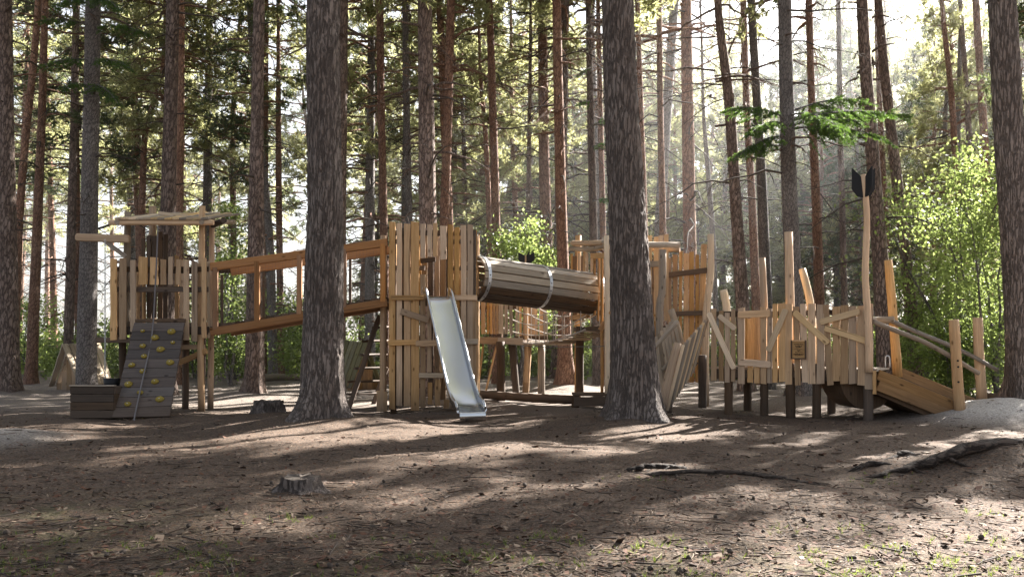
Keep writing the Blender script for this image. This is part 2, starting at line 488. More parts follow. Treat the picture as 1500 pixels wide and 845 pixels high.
def wood_tubes(paths, sides=4):
    """paths: list of (pts, r0, r1) -> arrays"""
    VV, QQ, off = [], [], 0
    for pts, r0, r1 in paths:
        pts = np.asarray(pts, float); n = len(pts)
        d = unit(np.gradient(pts, axis=0)); ref = np.array([.13, .21, .97]) if abs(d[0][2]) < .8 else np.array([.97, .2, .1])
        x = unit(np.cross(d, ref)); y = np.cross(d, x)
        r = np.linspace(r0, r1, n)[:, None]
        ring = np.stack([pts + (x * math.cos(2 * math.pi * k / sides) + y * math.sin(2 * math.pi * k / sides)) * r for k in range(sides)], 1)
        VV.append(ring.reshape(-1, 3))
        i = np.arange(n - 1)[:, None] * sides; k = np.arange(sides)[None, :]; k2 = (k + 1) % sides
        QQ.append(np.stack([i + k, i + k2, i + sides + k2, i + sides + k], -1).reshape(-1, 4) + off)
        off += n * sides
    return np.concatenate(VV), np.concatenate(QQ)

def join(name, parts, smooth=False):
    """parts: (V, F, mat index)"""
    V, Fc, mi, off = [], [], [], 0
    for v, f, m in parts:
        V.append(v); Fc.append(f + off); mi.append(np.full(len(f), m)); off += len(v)
    return np_mesh(name, np.concatenate(V), Fc, mi, smooth)

def pine_crown(seed, Hc, R, nb, low=.55, dense=1.0, dead=10, blade=(.20, .040)):
    """crown of a pine: limbs with drooping ends, side twigs and needle tufts"""
    rng = np.random.default_rng(seed)
    wp, tp, td = [], [], []
    for i in range(nb + dead):
        dd = i >= nb
        t = rng.uniform(-.45, .05) if dd else (i + rng.uniform(0, 1)) / nb
        prof = low + (1 - low) * (t / .3) if t < .3 else (1 - (t - .3) / .7) ** .7 * .95 + .06
        L = R * prof * rng.uniform(.55, 1.2); az = rng.uniform(0, 2 * math.pi)
        if dd: L = R * rng.uniform(.25, .7)
        rise = rng.uniform(-.12, .35) + .35 * max(t, 0)
        s = np.linspace(0, 1, 7)
        px = np.cos(az) * L * s; py = np.sin(az) * L * s
        pz = t * Hc + L * (rise * s + (-.28 * s ** 2 if not dd else -.35 * s ** 2)) + np.cumsum(rng.normal(0, .03 * L, 7)) * .5
        px = px + np.cumsum(rng.normal(0, .035 * L, 7)) * (s > 0); py = py + np.cumsum(rng.normal(0, .035 * L, 7)) * (s > 0)
        pts = np.stack([px, py, pz], 1)
        wp.append((pts, .018 + .012 * L, .006))
        if dd:
            for q in range(3):
                a = rng.integers(2, 6); d = unit(rng.normal(size=3) + unit(pts[a]) * 1.2)
                wp.append((np.stack([pts[a] + d * L * .3 * u for u in (0, .5, 1)]), .007, .004))
            continue
        ns = max(4, int(9 * dense * min(1.3, L / R + .3)))
        for q in range(ns):
            u = rng.uniform(.35, 1.0); a = u * 6; k = int(min(a, 5)); base = pts[k] + (pts[k + 1] - pts[k]) * (a - k)
            out = unit(pts[-1] - pts[0]); d = unit(out * .8 + rng.normal(size=3) * .6 + np.array([0, 0, .25]))
            l2 = rng.uniform(.25, .75) * (.5 + L / R * .5) * R / 2.4
            e = base + d * l2; wp.append((np.stack([base, (base + e) / 2 + rng.normal(size=3) * .03, e]), .008, .004))
            m = max(3, int(l2 / .075))
            uu = rng.uniform(.2, 1.05, m)[:, None]
            tp.append(base + (e - base) * uu + rng.normal(size=(m, 3)) * .06); td.append(np.repeat(d[None], m, 0))
    C = np.concatenate(tp); D = np.concatenate(td)
    bv, bf = blades(C, D, 8, blade[0], blade[1], rng)
    wv, wf = wood_tubes(wp)
    return join('crown', [(wv, wf, 0), (bv, bf, 1)])

CROWNS = [pine_crown(11, 8.5, 2.6, 46), pine_crown(12, 9.5, 2.3, 50), pine_crown(13, 7.5, 2.9, 44, dense=1.15),
          pine_crown(14, 11, 2.2, 58, low=.5, dead=16), pine_crown(15, 10, 2.5, 54, low=.65, dead=14), pine_crown(16, 9, 2.0, 40, low=.4, dead=18)]

def trunk_mesh(name, pts, radii, sides=18, n=50, seed=0, flare=1.5, disp=0.0, dead=0, zmin=3.0, zmax=9.0, lumps=.04):
    """pts local to the tree base (z=0 ground), radii at the points"""
    rng = np.random.default_rng(seed)
    pts = [Vector(p) for p in pts]
    zs = [p.z for p in pts]
    tz = np.concatenate([np.linspace(-.25, .9, max(8, n // 6)), np.linspace(.9, zs[-1], n)[1:]])
    if disp: tz = np.concatenate([np.linspace(-.25, 7.2, n), np.linspace(7.2, zs[-1], 16)[1:]])
    cx = np.interp(tz, zs, [p.x for p in pts]); cy = np.interp(tz, zs, [p.y for p in pts]); rr = np.interp(tz, zs, radii)
    def smooth(a, k):
        w = np.ones(k) / k; return np.convolve(np.pad(a, (k // 2, k - 1 - k // 2), mode='edge'), w, 'valid')
    k = max(3, n // 10) if not disp else 9; cx, cy, rr = smooth(cx, k), smooth(cy, k), smooth(rr, k)
    th = np.linspace(0, 2 * math.pi, sides, endpoint=False)
    lob = rng.uniform(0, 6.28, 3); nl = rng.integers(4, 7)
    A, T = np.meshgrid(tz, th, indexing='ij')
    fl = np.exp(-np.clip(A, -.05, None) / (.26 if disp else .22))
    R = rr[:, None] * (1 + (flare - 1) * fl * (.55 + .95 * np.clip(np.cos(nl * T + lob[0]) * .5 + .5 * np.cos(3 * T + lob[1]), -.35, 1)))
    R = R * (1 + lumps * (np.sin(2 * T + A * .8 + lob[2]) * .6 + np.sin(3 * T - A * 1.7) * .4))
    if disp:
        for i in range(len(tz)):
            for j in range(sides):
                rad = rr[i]
                v = Vector((math.cos(th[j]) * rad * 19, math.sin(th[j]) * rad * 19, tz[i] * 3.6 + seed))
                w = noise.noise_vector(v * .9) * .55
                dst, _ = noise.voronoi(v + w)
                e = min(1.0, (dst[1] - dst[0]) * 2.2)
                R[i, j] += disp * (e - .55) + disp * .35 * noise.noise(v * 3.1)
    V = np.stack([cx[:, None] + np.cos(T) * R, cy[:, None] + np.sin(T) * R, A], -1).reshape(-1, 3)
    i = np.arange(len(tz) - 1)[:, None] * sides; kk = np.arange(sides)[None, :]; k2 = (kk + 1) % sides
    Q = np.stack([i + kk, i + k2, i + sides + k2, i + sides + kk], -1).reshape(-1, 4)
    parts = [(V, Q, 0)]
    wp = []
    for q in range(int(dead * 1.7)):
        z = rng.uniform(zmin, min(zmax, zs[-1] * .9)); x0 = np.interp(z, tz, cx); y0 = np.interp(z, tz, cy); r0 = np.interp(z, tz, rr)
        az = rng.uniform(0, 6.28); L = rng.choice([.12, .3, .7, 1.2, 1.7]) * rng.uniform(.7, 1.3)
        s = np.linspace(0, 1, 6); up = rng.uniform(-.1, .5)
        p = np.stack([x0 + np.cos(az) * (r0 * .7 + L * s), y0 + np.sin(az) * (r0 * .7 + L * s), z + L * (up * s - .5 * s * s)], 1)
        p[1:] += np.cumsum(rng.normal(0, .03 * L, (5, 3)), 0)
        wp.append((p, .011 + .008 * L, .004))
        if L > .5:
            for h in range(int(L * 3)):
                a = rng.integers(2, 6); d = unit(rng.normal(size=3) + unit(p[-1] - p[0]))
                wp.append((np.stack([p[a], p[a] + d * L * .18, p[a] + d * L * .3 + np.array([0, 0, -.05 * L])]), .006, .003))
    if wp:
        wv, wf = wood_tubes(wp); parts.append((wv, wf, 1))
    return join('trunk', parts, True)

SUN_AZ, SUN_EL = 42.0, 33.0          # degrees to the right of straight ahead, above the horizon
# where the wood lets the sun through to the ground, and where its crowns keep the ground in shade (areas of the floor; crowns are shaped and placed to fit them)
SUN_R = [(0, 560, 614, 650), (560, 900, 650, 680), (960, 1300, 640, 672), (800, 1000, 775, 835), (1150, 1500, 735, 840), (0, 280, 805, 840), (240, 900, 570, 592), (1420, 1500, 610, 630)]
SHADE_R = [(0, 450, 668, 765), (450, 900, 695, 770), (900, 1100, 685, 740), (300, 780, 770, 840), (1100, 1400, 688, 725), (1010, 1130, 745, 790)]
def _grd(px, py): Y = EYE * F / (py - HOR); return X(px, Y), Y
def _fill(rs): return [_grd(px, py) for a, b, c, d in rs for px in np.arange(a, b + 1, 56) for py in np.arange(c, d + 1, 12)]
SPTS, SHPTS = np.array(_fill(SUN_R)), np.array(_fill(SHADE_R))
_ta, _dx, _dy = math.tan(math.radians(SUN_EL)), math.sin(math.radians(SUN_AZ)), math.cos(math.radians(SUN_AZ))
def ray_heights(x, y, R, pts):
    """heights at which the sun rays of the floor points pass within R of a tree axis"""
    ex, ey = x - pts[:, 0], y - pts[:, 1]
    t = ex * _dx + ey * _dy; lat = ex * _dy - ey * _dx
    return (t * _ta)[(np.abs(lat) < R) & (t > 0)]
def fit_crown(x, y, R, zlo, zhi, lens):
    hs, hd = ray_heights(x, y, R, SPTS), ray_heights(x, y, R * .8, SHPTS)
    best = None
    for z0 in np.arange(zlo, zhi - lens[0] + .01, .5):
        for L in lens:
            z1 = z0 + L
            if z1 > zhi: continue
            bad = int(((hs > z0 - .2) & (hs < z0 + L * .85)).sum()); good = int(((hd > z0 + .3) & (hd < z0 + L * .75)).sum())
            sc = good - 2.5 * bad + .12 * L - .05 * abs(z0 - zlo)
            if best is None or sc > best[0]: best = (sc, z0, z1, good, bad)
    return best
CI = [0]
def add_crown(root, base, zc, hc_scale, rs, mat_w, needle, idx=None):
    i = CI[0] % len(CROWNS) if idx is None else idx; CI[0] += 1
    key = (i, mat_w, needle)
    if key not in add_crown.cache:
        me = CROWNS[i].copy(); me.materials.append(M[mat_w]); me.materials.append(M[needle]); add_crown.cache[key] = me
    o = bpy.data.objects.new('crown', add_crown.cache[key]); COL.objects.link(o); o.parent = root
    o.location = (base[0], base[1], zc); o.scale = (rs, rs, hc_scale); o.rotation_euler = (0, 0, random.uniform(0, 6.28))
    return o
add_crown.cache = {}

def tree(rows, Y, mat, label, H=21, crown=.55, needle='needle', cr=1.0, group=None, name='pine_tree', disp=0, dead=6, flare=1.5, sides=18, n=50, cat='tree', zmin=3.0, zmax=9):
    """rows: photo (column, row, width) from the top of the picture down to the ground"""
    rows = sorted(rows, key=lambda r: -r[1])
    yb = rows[0][1]
    bx = X(rows[0][0], Y); bz = G(bx, Y)
    base = Vector((bx, Y, bz))
    pts, rad = [], []
    for px, py, w in rows:
        p = P(px, py, Y) - base; pts.append(p); rad.append(U(w, Y) / 2)
    pts[0].z = 0; pts[0].x = 0
    # carry on above the picture
    a, b = pts[-2], pts[-1]
    sl = (b.x - a.x) / max(.2, b.z - a.z) * .5
    zt = b.z
    top = H
    for u in (.33, .66, 1):
        z = zt + (top - zt) * u
        if z <= zt: continue
        pts.append(Vector((b.x + sl * (z - zt) * .6, random.uniform(-.1, .1), z))); rad.append(rad[len(rows) - 1] * (1 - u) + .03 * u)
    root = thing(name, base, label, cat, group)
    me = trunk_mesh('trunk', pts, rad, sides, n, seed=int(rows[0][0]), flare=flare, disp=disp, dead=dead, zmin=zmin, zmax=zmax)
    link('trunk', me, [M[mat], M['twig']], root, Matrix.Translation(base))
    zc = top * crown
    cxp = np.interp(zc + 2, [p.z for p in pts], [p.x for p in pts])
    i = CI[0] % len(CROWNS)
    hc = [8.5, 9.5, 7.5, 11, 10, 9][i]
    if bx > -3 and Y < 31 and Y > 15:
        if cr == 1.0 and bx > 2: cr = 1.4
        sc_, zc, z1, gd, bd = fit_crown(bx + cxp, Y, 2.1 * cr, max(8.0, EYE + .37 * Y), 23, (5, 6.5, 8, 10))
        if bd > 2: cr *= .5
        hc = hc * (top - zc) / (z1 - zc)
    add_crown(root, (cxp, 0), zc, (top - zc) / hc, cr, 'bark_red' if 'red' in mat else 'bark_brown', needle)
    return root

# the three broad trunks in front
tree([(473, -40, 47), (474, 150, 49), (476, 300, 52), (474, 480, 57), (471, 600, 63)], 13.0, 'bark_main',
     'broad furrowed grey pine trunk standing in front of the sloping mesh bridge', H=22, disp=.017, dead=0, sides=140, n=400, flare=1.62)
tree([(903, -40, 43), (908, 100, 47), (918, 300, 55), (925, 450, 62), (932, 600, 72)], 13.0, 'bark_main',
     'broad leaning grey pine trunk that hides the middle of the turret', H=22, disp=.017, dead=0, sides=140, n=400, flare=1.55)
tree([(1466, -40, 35), (1475, 150, 39), (1486, 300, 42), (1496, 450, 46), (1506, 600, 52)], 14.4, 'bark_main',
     'thick grey pine trunk beyond the foot of the ramp, in front of the birch leaves', H=22, disp=.018, dead=3, sides=110, n=340)
# middle row, each told by what it stands beside
tree([(6, -20, 21), (9, 200, 22), (12, 400, 25), (14, 575, 30)], 19.8, 'bark_brown', 'thick dark pine trunk farthest out beyond the climbing tower', dead=5, flare=1.7)
tree([(58, -20, 9), (49, 100, 10), (38, 190, 10), (28, 320, 11), (20, 560, 12)], 26, 'bark_red', 'leaning red pine trunk just behind the outermost thick dark pine', dead=8)
tree([(66, 0, 9), (62, 150, 11), (52, 400, 14), (45, 562, 17)], 25, 'bark_red', 'dark reddish pine trunk just outside the small pale A-frame hut', dead=10)
tree([(112, 0, 9), (108, 200, 11), (103, 400, 13), (99, 556, 15)], 27, 'bark_brown', 'slender dark pine trunk rising behind the front gable of the left hut', dead=10)
tree([(137, -20, 20), (134, 150, 22), (130, 350, 25), (126, 566, 28)], 20.5, 'bark_grey', 'grey straight spruce trunk with dark green boughs, between the left hut and its crate', name='spruce_tree', dead=6, flare=1.3)
tree([(242, 60, 7), (238, 120, 8), (222, 160, 8), (212, 180, 8), (208, 300, 10), (204, 552, 12)], 28, 'bark_red', 'crooked red pine with a sharp kink, behind the climbing tower', dead=12, H=16, crown=.5)
tree([(254, -20, 18), (250, 150, 19), (246, 320, 22), (243, 575, 26)], 20, 'bark_brown', 'straight brown pine trunk rising right behind the roof of the climbing tower', dead=8)
tree([(266, -20, 9), (265, 150, 10), (263, 320, 11), (262, 560, 13)], 25, 'bark_red', 'thin red pine trunk close beside the brown trunk behind the climbing tower roof', dead=9)
tree([(380, -20, 16), (377, 150, 18), (375, 350, 23), (373, 580, 29)], 19, 'bark_brown', 'sturdy pine trunk behind the first opening of the mesh bridge', dead=8, flare=1.5)
tree([(390, -20, 7), (389, 150, 8), (388, 350, 9), (386, 556, 10)], 29, 'bark_red', 'very thin red pine trunk hugging the sturdy one behind the mesh bridge', dead=10)
tree([(408, 140, 7), (408, 250, 9), (410, 400, 10), (411, 556, 11)], 29, 'bark_red', 'short red pine trunk seen through the second opening of the mesh bridge', H=15, crown=.62, dead=10)
tree([(504, -20, 12), (502, 150, 13), (500, 350, 14), (498, 566, 16)], 24, 'bark_brown', 'dark pine trunk half hidden behind the broad trunk at the mesh bridge', dead=5)
tree([(556, -20, 10), (558, 150, 11), (562, 320, 12), (565, 562, 14)], 25, 'bark_red', 'slender red brown pine trunk behind the upper end of the mesh bridge', dead=12)
tree([(593, -20, 8), (595, 150, 10), (599, 320, 11), (602, 560, 13)], 26, 'bark_grey', 'slim pale grey pine trunk behind the left edge of the slide tower', dead=12)
tree([(622, -20, 21), (624, 150, 23), (627, 330, 25), (629, 580, 29)], 19.2, 'bark_brown', 'sturdy brown pine trunk rising straight up from behind the slide tower', dead=8)
tree([(661, -20, 11), (657, 150, 13), (651, 330, 15), (646, 570, 18)], 22.5, 'bark_red', 'red pine trunk leaning over the right shoulder of the slide tower', dead=10)
tree([(716, -20, 9), (720, 100, 11), (726, 300, 13), (730, 562, 16)], 25, 'bark_red', 'slim forked red pine trunk above the upper end of the barrel tunnel', dead=12)
tree([(704, 120, 6), (711, 190, 7), (716, 300, 8), (720, 556, 10)], 29, 'bark_red', 'thin bent red pine with dark tufts beside the slim trunk above the barrel tunnel', H=12.5, crown=.5, needle='needle_d', cr=.85)
tree([(777, 80, 5), (774, 300, 7), (772, 552, 9)], 31, 'bark_brown', 'very thin pine trunk above the middle of the barrel tunnel', H=15, crown=.55, dead=12)
tree([(815, -20, 13), (818, 150, 14), (823, 330, 16), (827, 480, 20), (829, 566, 26)], 22, 'bark_red', 'reddish pine trunk with spreading foot behind the rope bridge', dead=12, flare=1.8)
tree([(861, -20, 8), (865, 150, 10), (869, 330, 12), (876, 560, 15)], 24.5, 'bark_brown', 'brown pine trunk rising behind the left face of the turret', dead=10)
tree([(876, 10, 6), (879, 150, 8), (883, 330, 9), (888, 556, 11)], 28, 'bark_red', 'thin red pine trunk between the brown trunk and the broad leaning one', dead=10)
tree([(933, -20, 7), (938, 150, 9), (944, 330, 10), (950, 556, 12)], 27, 'bark_red', 'thin red pine trunk emerging just right of the broad leaning trunk', dead=10)
tree([(965, -20, 8), (967, 150, 9), (971, 345, 10), (976, 560, 12)], 26, 'bark_red', 'straight thin red pine behind the log roof of the turret', dead=14)
tree([(1030, 160, 5), (1036, 240, 7), (1044, 340, 8), (1052, 552, 9)], 30, 'bark_grey', 'thin broken grey pine stem behind the tall palisade corner post', H=13, crown=.6, dead=10)
tree([(1050, -20, 10), (1052, 40, 11), (1066, 110, 15), (1078, 300, 17), (1088, 450, 19), (1094, 572, 23)], 21.5, 'bark_brown', 'curved brown pine trunk behind the first pickets of the palisade walkway', dead=12)
tree([(1088, -20, 9), (1093, 150, 10), (1102, 300, 11), (1112, 562, 14)], 25, 'bark_red', 'slim red pine between the curved trunk and the grey straight one', dead=10)
tree([(1099, -20, 11), (1106, 100, 12), (1115, 250, 14), (1122, 420, 16), (1127, 570, 19)], 22, 'bark_grey', 'grey pine trunk leaning behind the window of the palisade walkway', dead=8)
tree([(1149, -20, 19), (1152, 150, 20), (1157, 300, 22), (1164, 450, 26), (1171, 586, 32)], 17.8, 'bark_grey', 'sturdy grey spruce trunk with bright green boughs behind the palisade walkway', name='spruce_tree', dead=8)
tree([(1184, -20, 10), (1189, 150, 11), (1197, 330, 13), (1204, 566, 16)], 23, 'bark_red', 'red pine trunk just right of the spruce with bright boughs', dead=10)
tree([(1261, -20, 15), (1269, 120, 17), (1280, 250, 19), (1291, 400, 23), (1302, 575, 28)], 19.8, 'bark_brown', 'stout leaning pine trunk directly behind the arrow pole', dead=8)
tree([(1284, -20, 11), (1297, 120, 13), (1312, 250, 15), (1330, 400, 17), (1345, 572, 20)], 21.5, 'bark_brown', 'pine trunk leaning to the birch, second behind the arrow pole', dead=8)
tree([(1284, 60, 6), (1291, 200, 8), (1300, 400, 9), (1306, 556, 11)], 29, 'bark_red', 'thin red pine in the gap between the two leaning trunks behind the arrow pole', dead=10)
tree([(1378, -20, 6), (1384, 60, 7), (1392, 110, 8), (1397, 190, 9), (1404, 300, 10), (1412, 560, 12)], 26, 'bark_red', 'wavy thin red pine rising out of the birch leaves', dead=10)
tree([(1405, -20, 6), (1412, 80, 7), (1420, 200, 8), (1432, 560, 11)], 27, 'bark_brown', 'thin brown pine between the wavy red pine and the orange one', dead=10)
tree([(1428, -20, 9), (1434, 80, 10), (1442, 200, 11), (1456, 562, 14)], 25, 'bark_red', 'orange barked pine standing behind the birch close to the thick grey trunk', dead=8)
tree([(1228, 0, 7), (1231, 200, 8), (1236, 400, 9), (1240, 556, 11)], 29, 'bark_brown', 'thin brown pine trunk behind the wooden notice on the palisade walkway', dead=12)

# far wood: shared meshes, one object per tree
FT = []
for k in range(4):
    pts = [Vector((0, 0, 0)), Vector((random.uniform(-.2, .2), 0, 5)), Vector((random.uniform(-.4, .4), 0, 11)), Vector((random.uniform(-.5, .5), 0, 18))]
    me = trunk_mesh('trunk', pts, [.17, .14, .11, .03], 10, 24, 40 + k, 1.4, 0, 22, 2.5, 11)
    FT.append(me)
FTM = {}
def far_trunk(k, mat):
    if (k, mat) not in FTM:
        me = FT[k].copy(); me.materials.append(M[mat]); me.materials.append(M['twig']); FTM[(k, mat)] = me
    return FTM[(k, mat)]
rnd = random.Random(21)
placed = []
def far_pine(px, Y, s, cb):
    x = X(px, Y); loc = (x, Y, G(x, Y) - .05)
    r = thing('pine_tree', loc, 'slender far pine at the back of the wood, some unseen ones added for shade', 'tree', 'far pines at the back of the wood')
    r.scale = (s, s, s); r.rotation_euler = (rnd.uniform(-.03, .03), rnd.uniform(-.035, .035), rnd.uniform(0, 6.28))
    k = rnd.randrange(4); mt = rnd.choice(['bark_red', 'bark_red', 'bark_brown', 'bark_grey'])
    o = bpy.data.objects.new('trunk', far_trunk(k, mt)); COL.objects.link(o); o.parent = r
    i = rnd.choice([3, 4, 5, 1, 4]); hc = [8.5, 9.5, 7.5, 11, 10, 9][i]
    c = add_crown(r, (0, 0), cb, (18 - cb) / hc, rnd.uniform(1.0, 1.3), 'bark_red', 'needle' if rnd.random() < .74 else 'needle_d', i)
tries = 0
while len(placed) < 125 and tries < 4000:
    tries += 1
    Y = rnd.uniform(27, 60); px = rnd.uniform(-90, 1590)
    x = X(px, Y)
    if any((x - a) ** 2 + (Y - b) ** 2 < 2.6 for a, b in placed): continue
    s_, cb_ = rnd.uniform(.72, 1.15), (rnd.uniform(6.2, 9.2) if px < 560 else rnd.uniform(4.8, 8) if px < 800 else rnd.uniform(3.2, 6.5))
    if rnd.random() < (.58 if px < 560 else .35 if px < 800 else 0): continue
    opts = [(s_, cb_), (.75, 7 if px < 700 else 4.5), (.9, 7.5 if px < 700 else 5), (1.05, 8 if px < 700 else 5.5)] + ([(1.15, 8), (1.3, 9), (1.4, 10)] if px > 800 else [])
    sco = []
    for q, c_ in opts:
        hs, hd = ray_heights(x, Y, 2.4 * q, SPTS), ray_heights(x, Y, 2.0 * q, SHPTS)
        sco.append((int(((hd > c_ * q) & (hd < 16 * q)).sum()) - 3 * int(((hs > c_ * q - .3) & (hs < 17 * q)).sum()), q, c_))
    top_ = max(sco)
    if sco[0][0] >= 0 and top_[0] <= 2: top_ = sco[0]
    if top_[0] < -3: continue
    placed.append((x, Y)); far_pine(px, Y, top_[1], top_[2])

tries = 0; extra = 0
while extra < 24 and tries < 600:
    tries += 1
    Y = rnd.uniform(46, 76); px = rnd.uniform(700, 1520); x = X(px, Y)
    if any((x - a) ** 2 + (Y - b) ** 2 < 2.6 for a, b in placed): continue
    placed.append((x, Y)); far_pine(px, Y, rnd.uniform(1.0, 1.3), rnd.uniform(4.5, 8)); extra += 1
# the wood goes on beside the picture; unseen pines added here to throw long shade over the foreground
def _cover(x, y, R, z0, z1, pts):
    ex, ey = x - pts[:, 0], y - pts[:, 1]; t = ex * _dx + ey * _dy; h = t * _ta
    return (np.abs(ex * _dy - ey * _dx) < R) & (h > z0) & (h < z1)
side = 0; cover = np.zeros(len(SHPTS), bool); lost = np.zeros(len(SPTS), bool); cand = []
for _ in range(7000):
    Y = rnd.uniform(12, 46); x = X(rnd.uniform(1580, 2500), Y); q = rnd.choice([.6, .7, .8, .95, 1.1]); c_ = rnd.choice([8, 10, 12.5])
    hit = _cover(x, Y, 1.35 * q, c_ * q + .8, 15 * q, SHPTS)
    trunk_bad = _cover(x, Y, .25, 0, c_ * q, SPTS)
    bad = _cover(x, Y, 1.8 * q, c_ * q, 16 * q, SPTS) | trunk_bad
    if hit.sum() >= 2: cand.append((x, Y, q, c_, hit, bad))
while side < 26 and cand:
    gain = [int((c[4] & ~cover).sum()) - 0.85 * int((c[5] & ~lost).sum()) for c in cand]; k = int(np.argmax(gain))
    if gain[k] < 1: break
    x, Y, q, c_, hit, bad = cand.pop(k)
    if any((x - a) ** 2 + (Y - b) ** 2 < 2.5 for a, b in placed): continue
    placed.append((x, Y)); far_pine(750 + x / Y * F, Y, q, c_); cover |= hit; lost |= bad; side += 1

# spruce boughs of the two spruce trees
def bough(root, base, tip, width, seed, droop=.3):
    rng = np.random.default_rng(seed)
    b0 = np.array(base); e0 = np.array(tip); L = np.linalg.norm(e0 - b0)
    s = np.linspace(0, 1, 9)[:, None]
    main = b0 + (e0 - b0) * s + np.array([0, 0, 1]) * L * droop * (s - s * s) * .9
    wp = [(main, .022, .005)]; C, D = [], []
    d0 = unit(e0 - b0); side = unit(np.cross(d0, [0, 0, 1]))
    for q in range(int(26 * L)):
        u = rng.uniform(.18, 1); a = u * 8; k = int(min(a, 7)); p = main[k] + (main[k + 1] - main[k]) * (a - k)
        sg = rng.choice([-1, 1]); l2 = width * (1.15 - u * .75) * rng.uniform(.5, 1.1)
        d = unit(d0 * .8 + side * sg * rng.uniform(.3, 1) + rng.normal(size=3) * .18 + np.array([0, 0, -.18]))
        e = p + d * l2 + np.array([0, 0, -.22 * l2]); wp.append((np.stack([p, (p + e) / 2 + [0, 0, .04 * l2], e]), .006, .003))
        m = int(l2 / .022) + 3; uu = rng.uniform(.05, 1.05, m)[:, None]
        C.append(p + (e - p) * uu); D.append(np.repeat(unit(e - p)[None], m, 0))
    bv, bf = blades(np.concatenate(C), np.concatenate(D), 4, .055, .013, rng, .75)
    wv, wf = wood_tubes(wp)
    o = ORG[root].translation
    me = join('bough', [(wv - np.array(o), wf, 0), (bv - np.array(o), bf, 1)])
    link('bough', me, [M['bark_grey'], M['spruce']], root, ORG[root].copy())

def find(lbl): return [o for o in COL.objects if o.get('label', '').startswith(lbl)][0]
sp = find('sturdy grey spruce')
for i, (bp, tp_, yt, w) in enumerate([((1157, 178), (1325, 170), 16.6, .62), ((1157, 190), (1300, 205), 16.2, .6), ((1152, 175), (1068, 160), 16.8, .6),
                                      ((1152, 200), (1075, 235), 16.5, .55), ((1155, 170), (1230, 188), 15.9, .6), ((1153, 185), (1100, 195), 16.2, .55), ((1157, 165), (1270, 150), 18.6, .6), ((1157, 185), (1260, 178), 16.9, .7), ((1157, 188), (1240, 200), 17.2, .7), ((1156, 175), (1290, 168), 17.6, .7), ((1150, 215), (1085, 225), 17.2, .5)]):
    bough(sp, P(bp[0], bp[1], 17.8), P(tp_[0], tp_[1], yt), w, 300 + i)
sp2 = find('grey straight spruce')
for i, (bp, tp_, yt, w) in enumerate([((135, 40), (60, 30), 19.4, .5), ((136, 45), (215, 50), 19.4, .5), ((134, 90), (70, 95), 19.2, .55), ((134, 92), (190, 100), 19.2, .5),
                                      ((133, 125), (175, 155), 19.0, .4), ((134, 128), (90, 128), 19.4, .45), ((136, 0), (175, 15), 19.3, .5), ((136, 2), (80, 10), 19.2, .5)]):
    bough(sp2, P(bp[0], bp[1], 20.5), P(tp_[0], tp_[1], yt), w, 340 + i)
tv = find('thin red pine trunk between')
# a young green spruce twig row on the turret trunk
sp3 = find('brown pine trunk rising behind the left face')
for i, (bp, tp_, yt) in enumerate([((866, 150), (848, 152), 24.0), ((867, 185), (890, 176), 24.0), ((867, 216), (892, 210), 24.0), ((865, 100), (852, 108), 24.0), ((868, 295), (895, 292), 24.0)]):
    bough(sp3, P(bp[0], bp[1], 24.4), P(tp_[0], tp_[1], yt), .42, 380 + i)

def leafy(name, loc, H, R, n, size, mat, label, cat, seed, stems=4, group=None, low=.1, barkm='bark_grey', clumps=26, top=.5):
    """broadleaf bush or small tree: stems plus leaf clumps"""
    rng = np.random.default_rng(seed)
    root = thing(name, loc, label, cat, group)
    wp = []; cl = []
    for q in range(stems):
        az = rng.uniform(0, 6.28); s = np.linspace(0, 1, 8); sp_ = rng.uniform(.2, .75) * R
        hh = H * rng.uniform(.75, 1.0)
        p = np.stack([np.cos(az) * sp_ * s ** 1.4, np.sin(az) * sp_ * s ** 1.4, hh * s], 1); p[1:] += np.cumsum(rng.normal(0, .02 * H, (7, 3)), 0) * np.array([1, 1, .1])
        p[0, 2] = -.1
        wp.append((p, .012 * H ** .8 + .006, .006))
        for h in range(int(clumps / stems)):
            u = rng.uniform(low, 1); a = u * 7; k = int(min(a, 6)); b = p[k] + (p[k + 1] - p[k]) * (a - k)
            prof = math.sin(math.pi * (.12 + .83 * (u - low) / (1 - low))) ** .7
            d = unit(rng.normal(size=3) * np.array([1, 1, .35])); l2 = R * rng.uniform(.35, 1.0) * prof
            e = b + d * l2 + np.array([0, 0, .12 * l2]); wp.append((np.stack([b, (b + e) / 2 + [0, 0, .05], e]), .008, .003)); cl.append((b, e, .15 + .20 * R * rng.uniform(.6, 1.2)))
    C = []
    per = max(4, n // len(cl))
    for b, e, r in cl:
        uu = rng.uniform(.3, 1.1, per)[:, None]
        C.append(b + (e - b) * uu + rng.normal(size=(per, 3)) * r * np.array([.6, .6, .42]))
    C = np.concatenate(C); C = C[C[:, 2] > .03]
    lv, lf = rhombi(C, size, rng, .8); wv, wf = wood_tubes(wp)
    link('stem', np_mesh('stem', wv, [wf], smooth=True), M[barkm], root, ORG[root].copy())
    link('foliage', np_mesh('foliage', lv, [lf]), M[mat], root, ORG[root].copy())
    return root

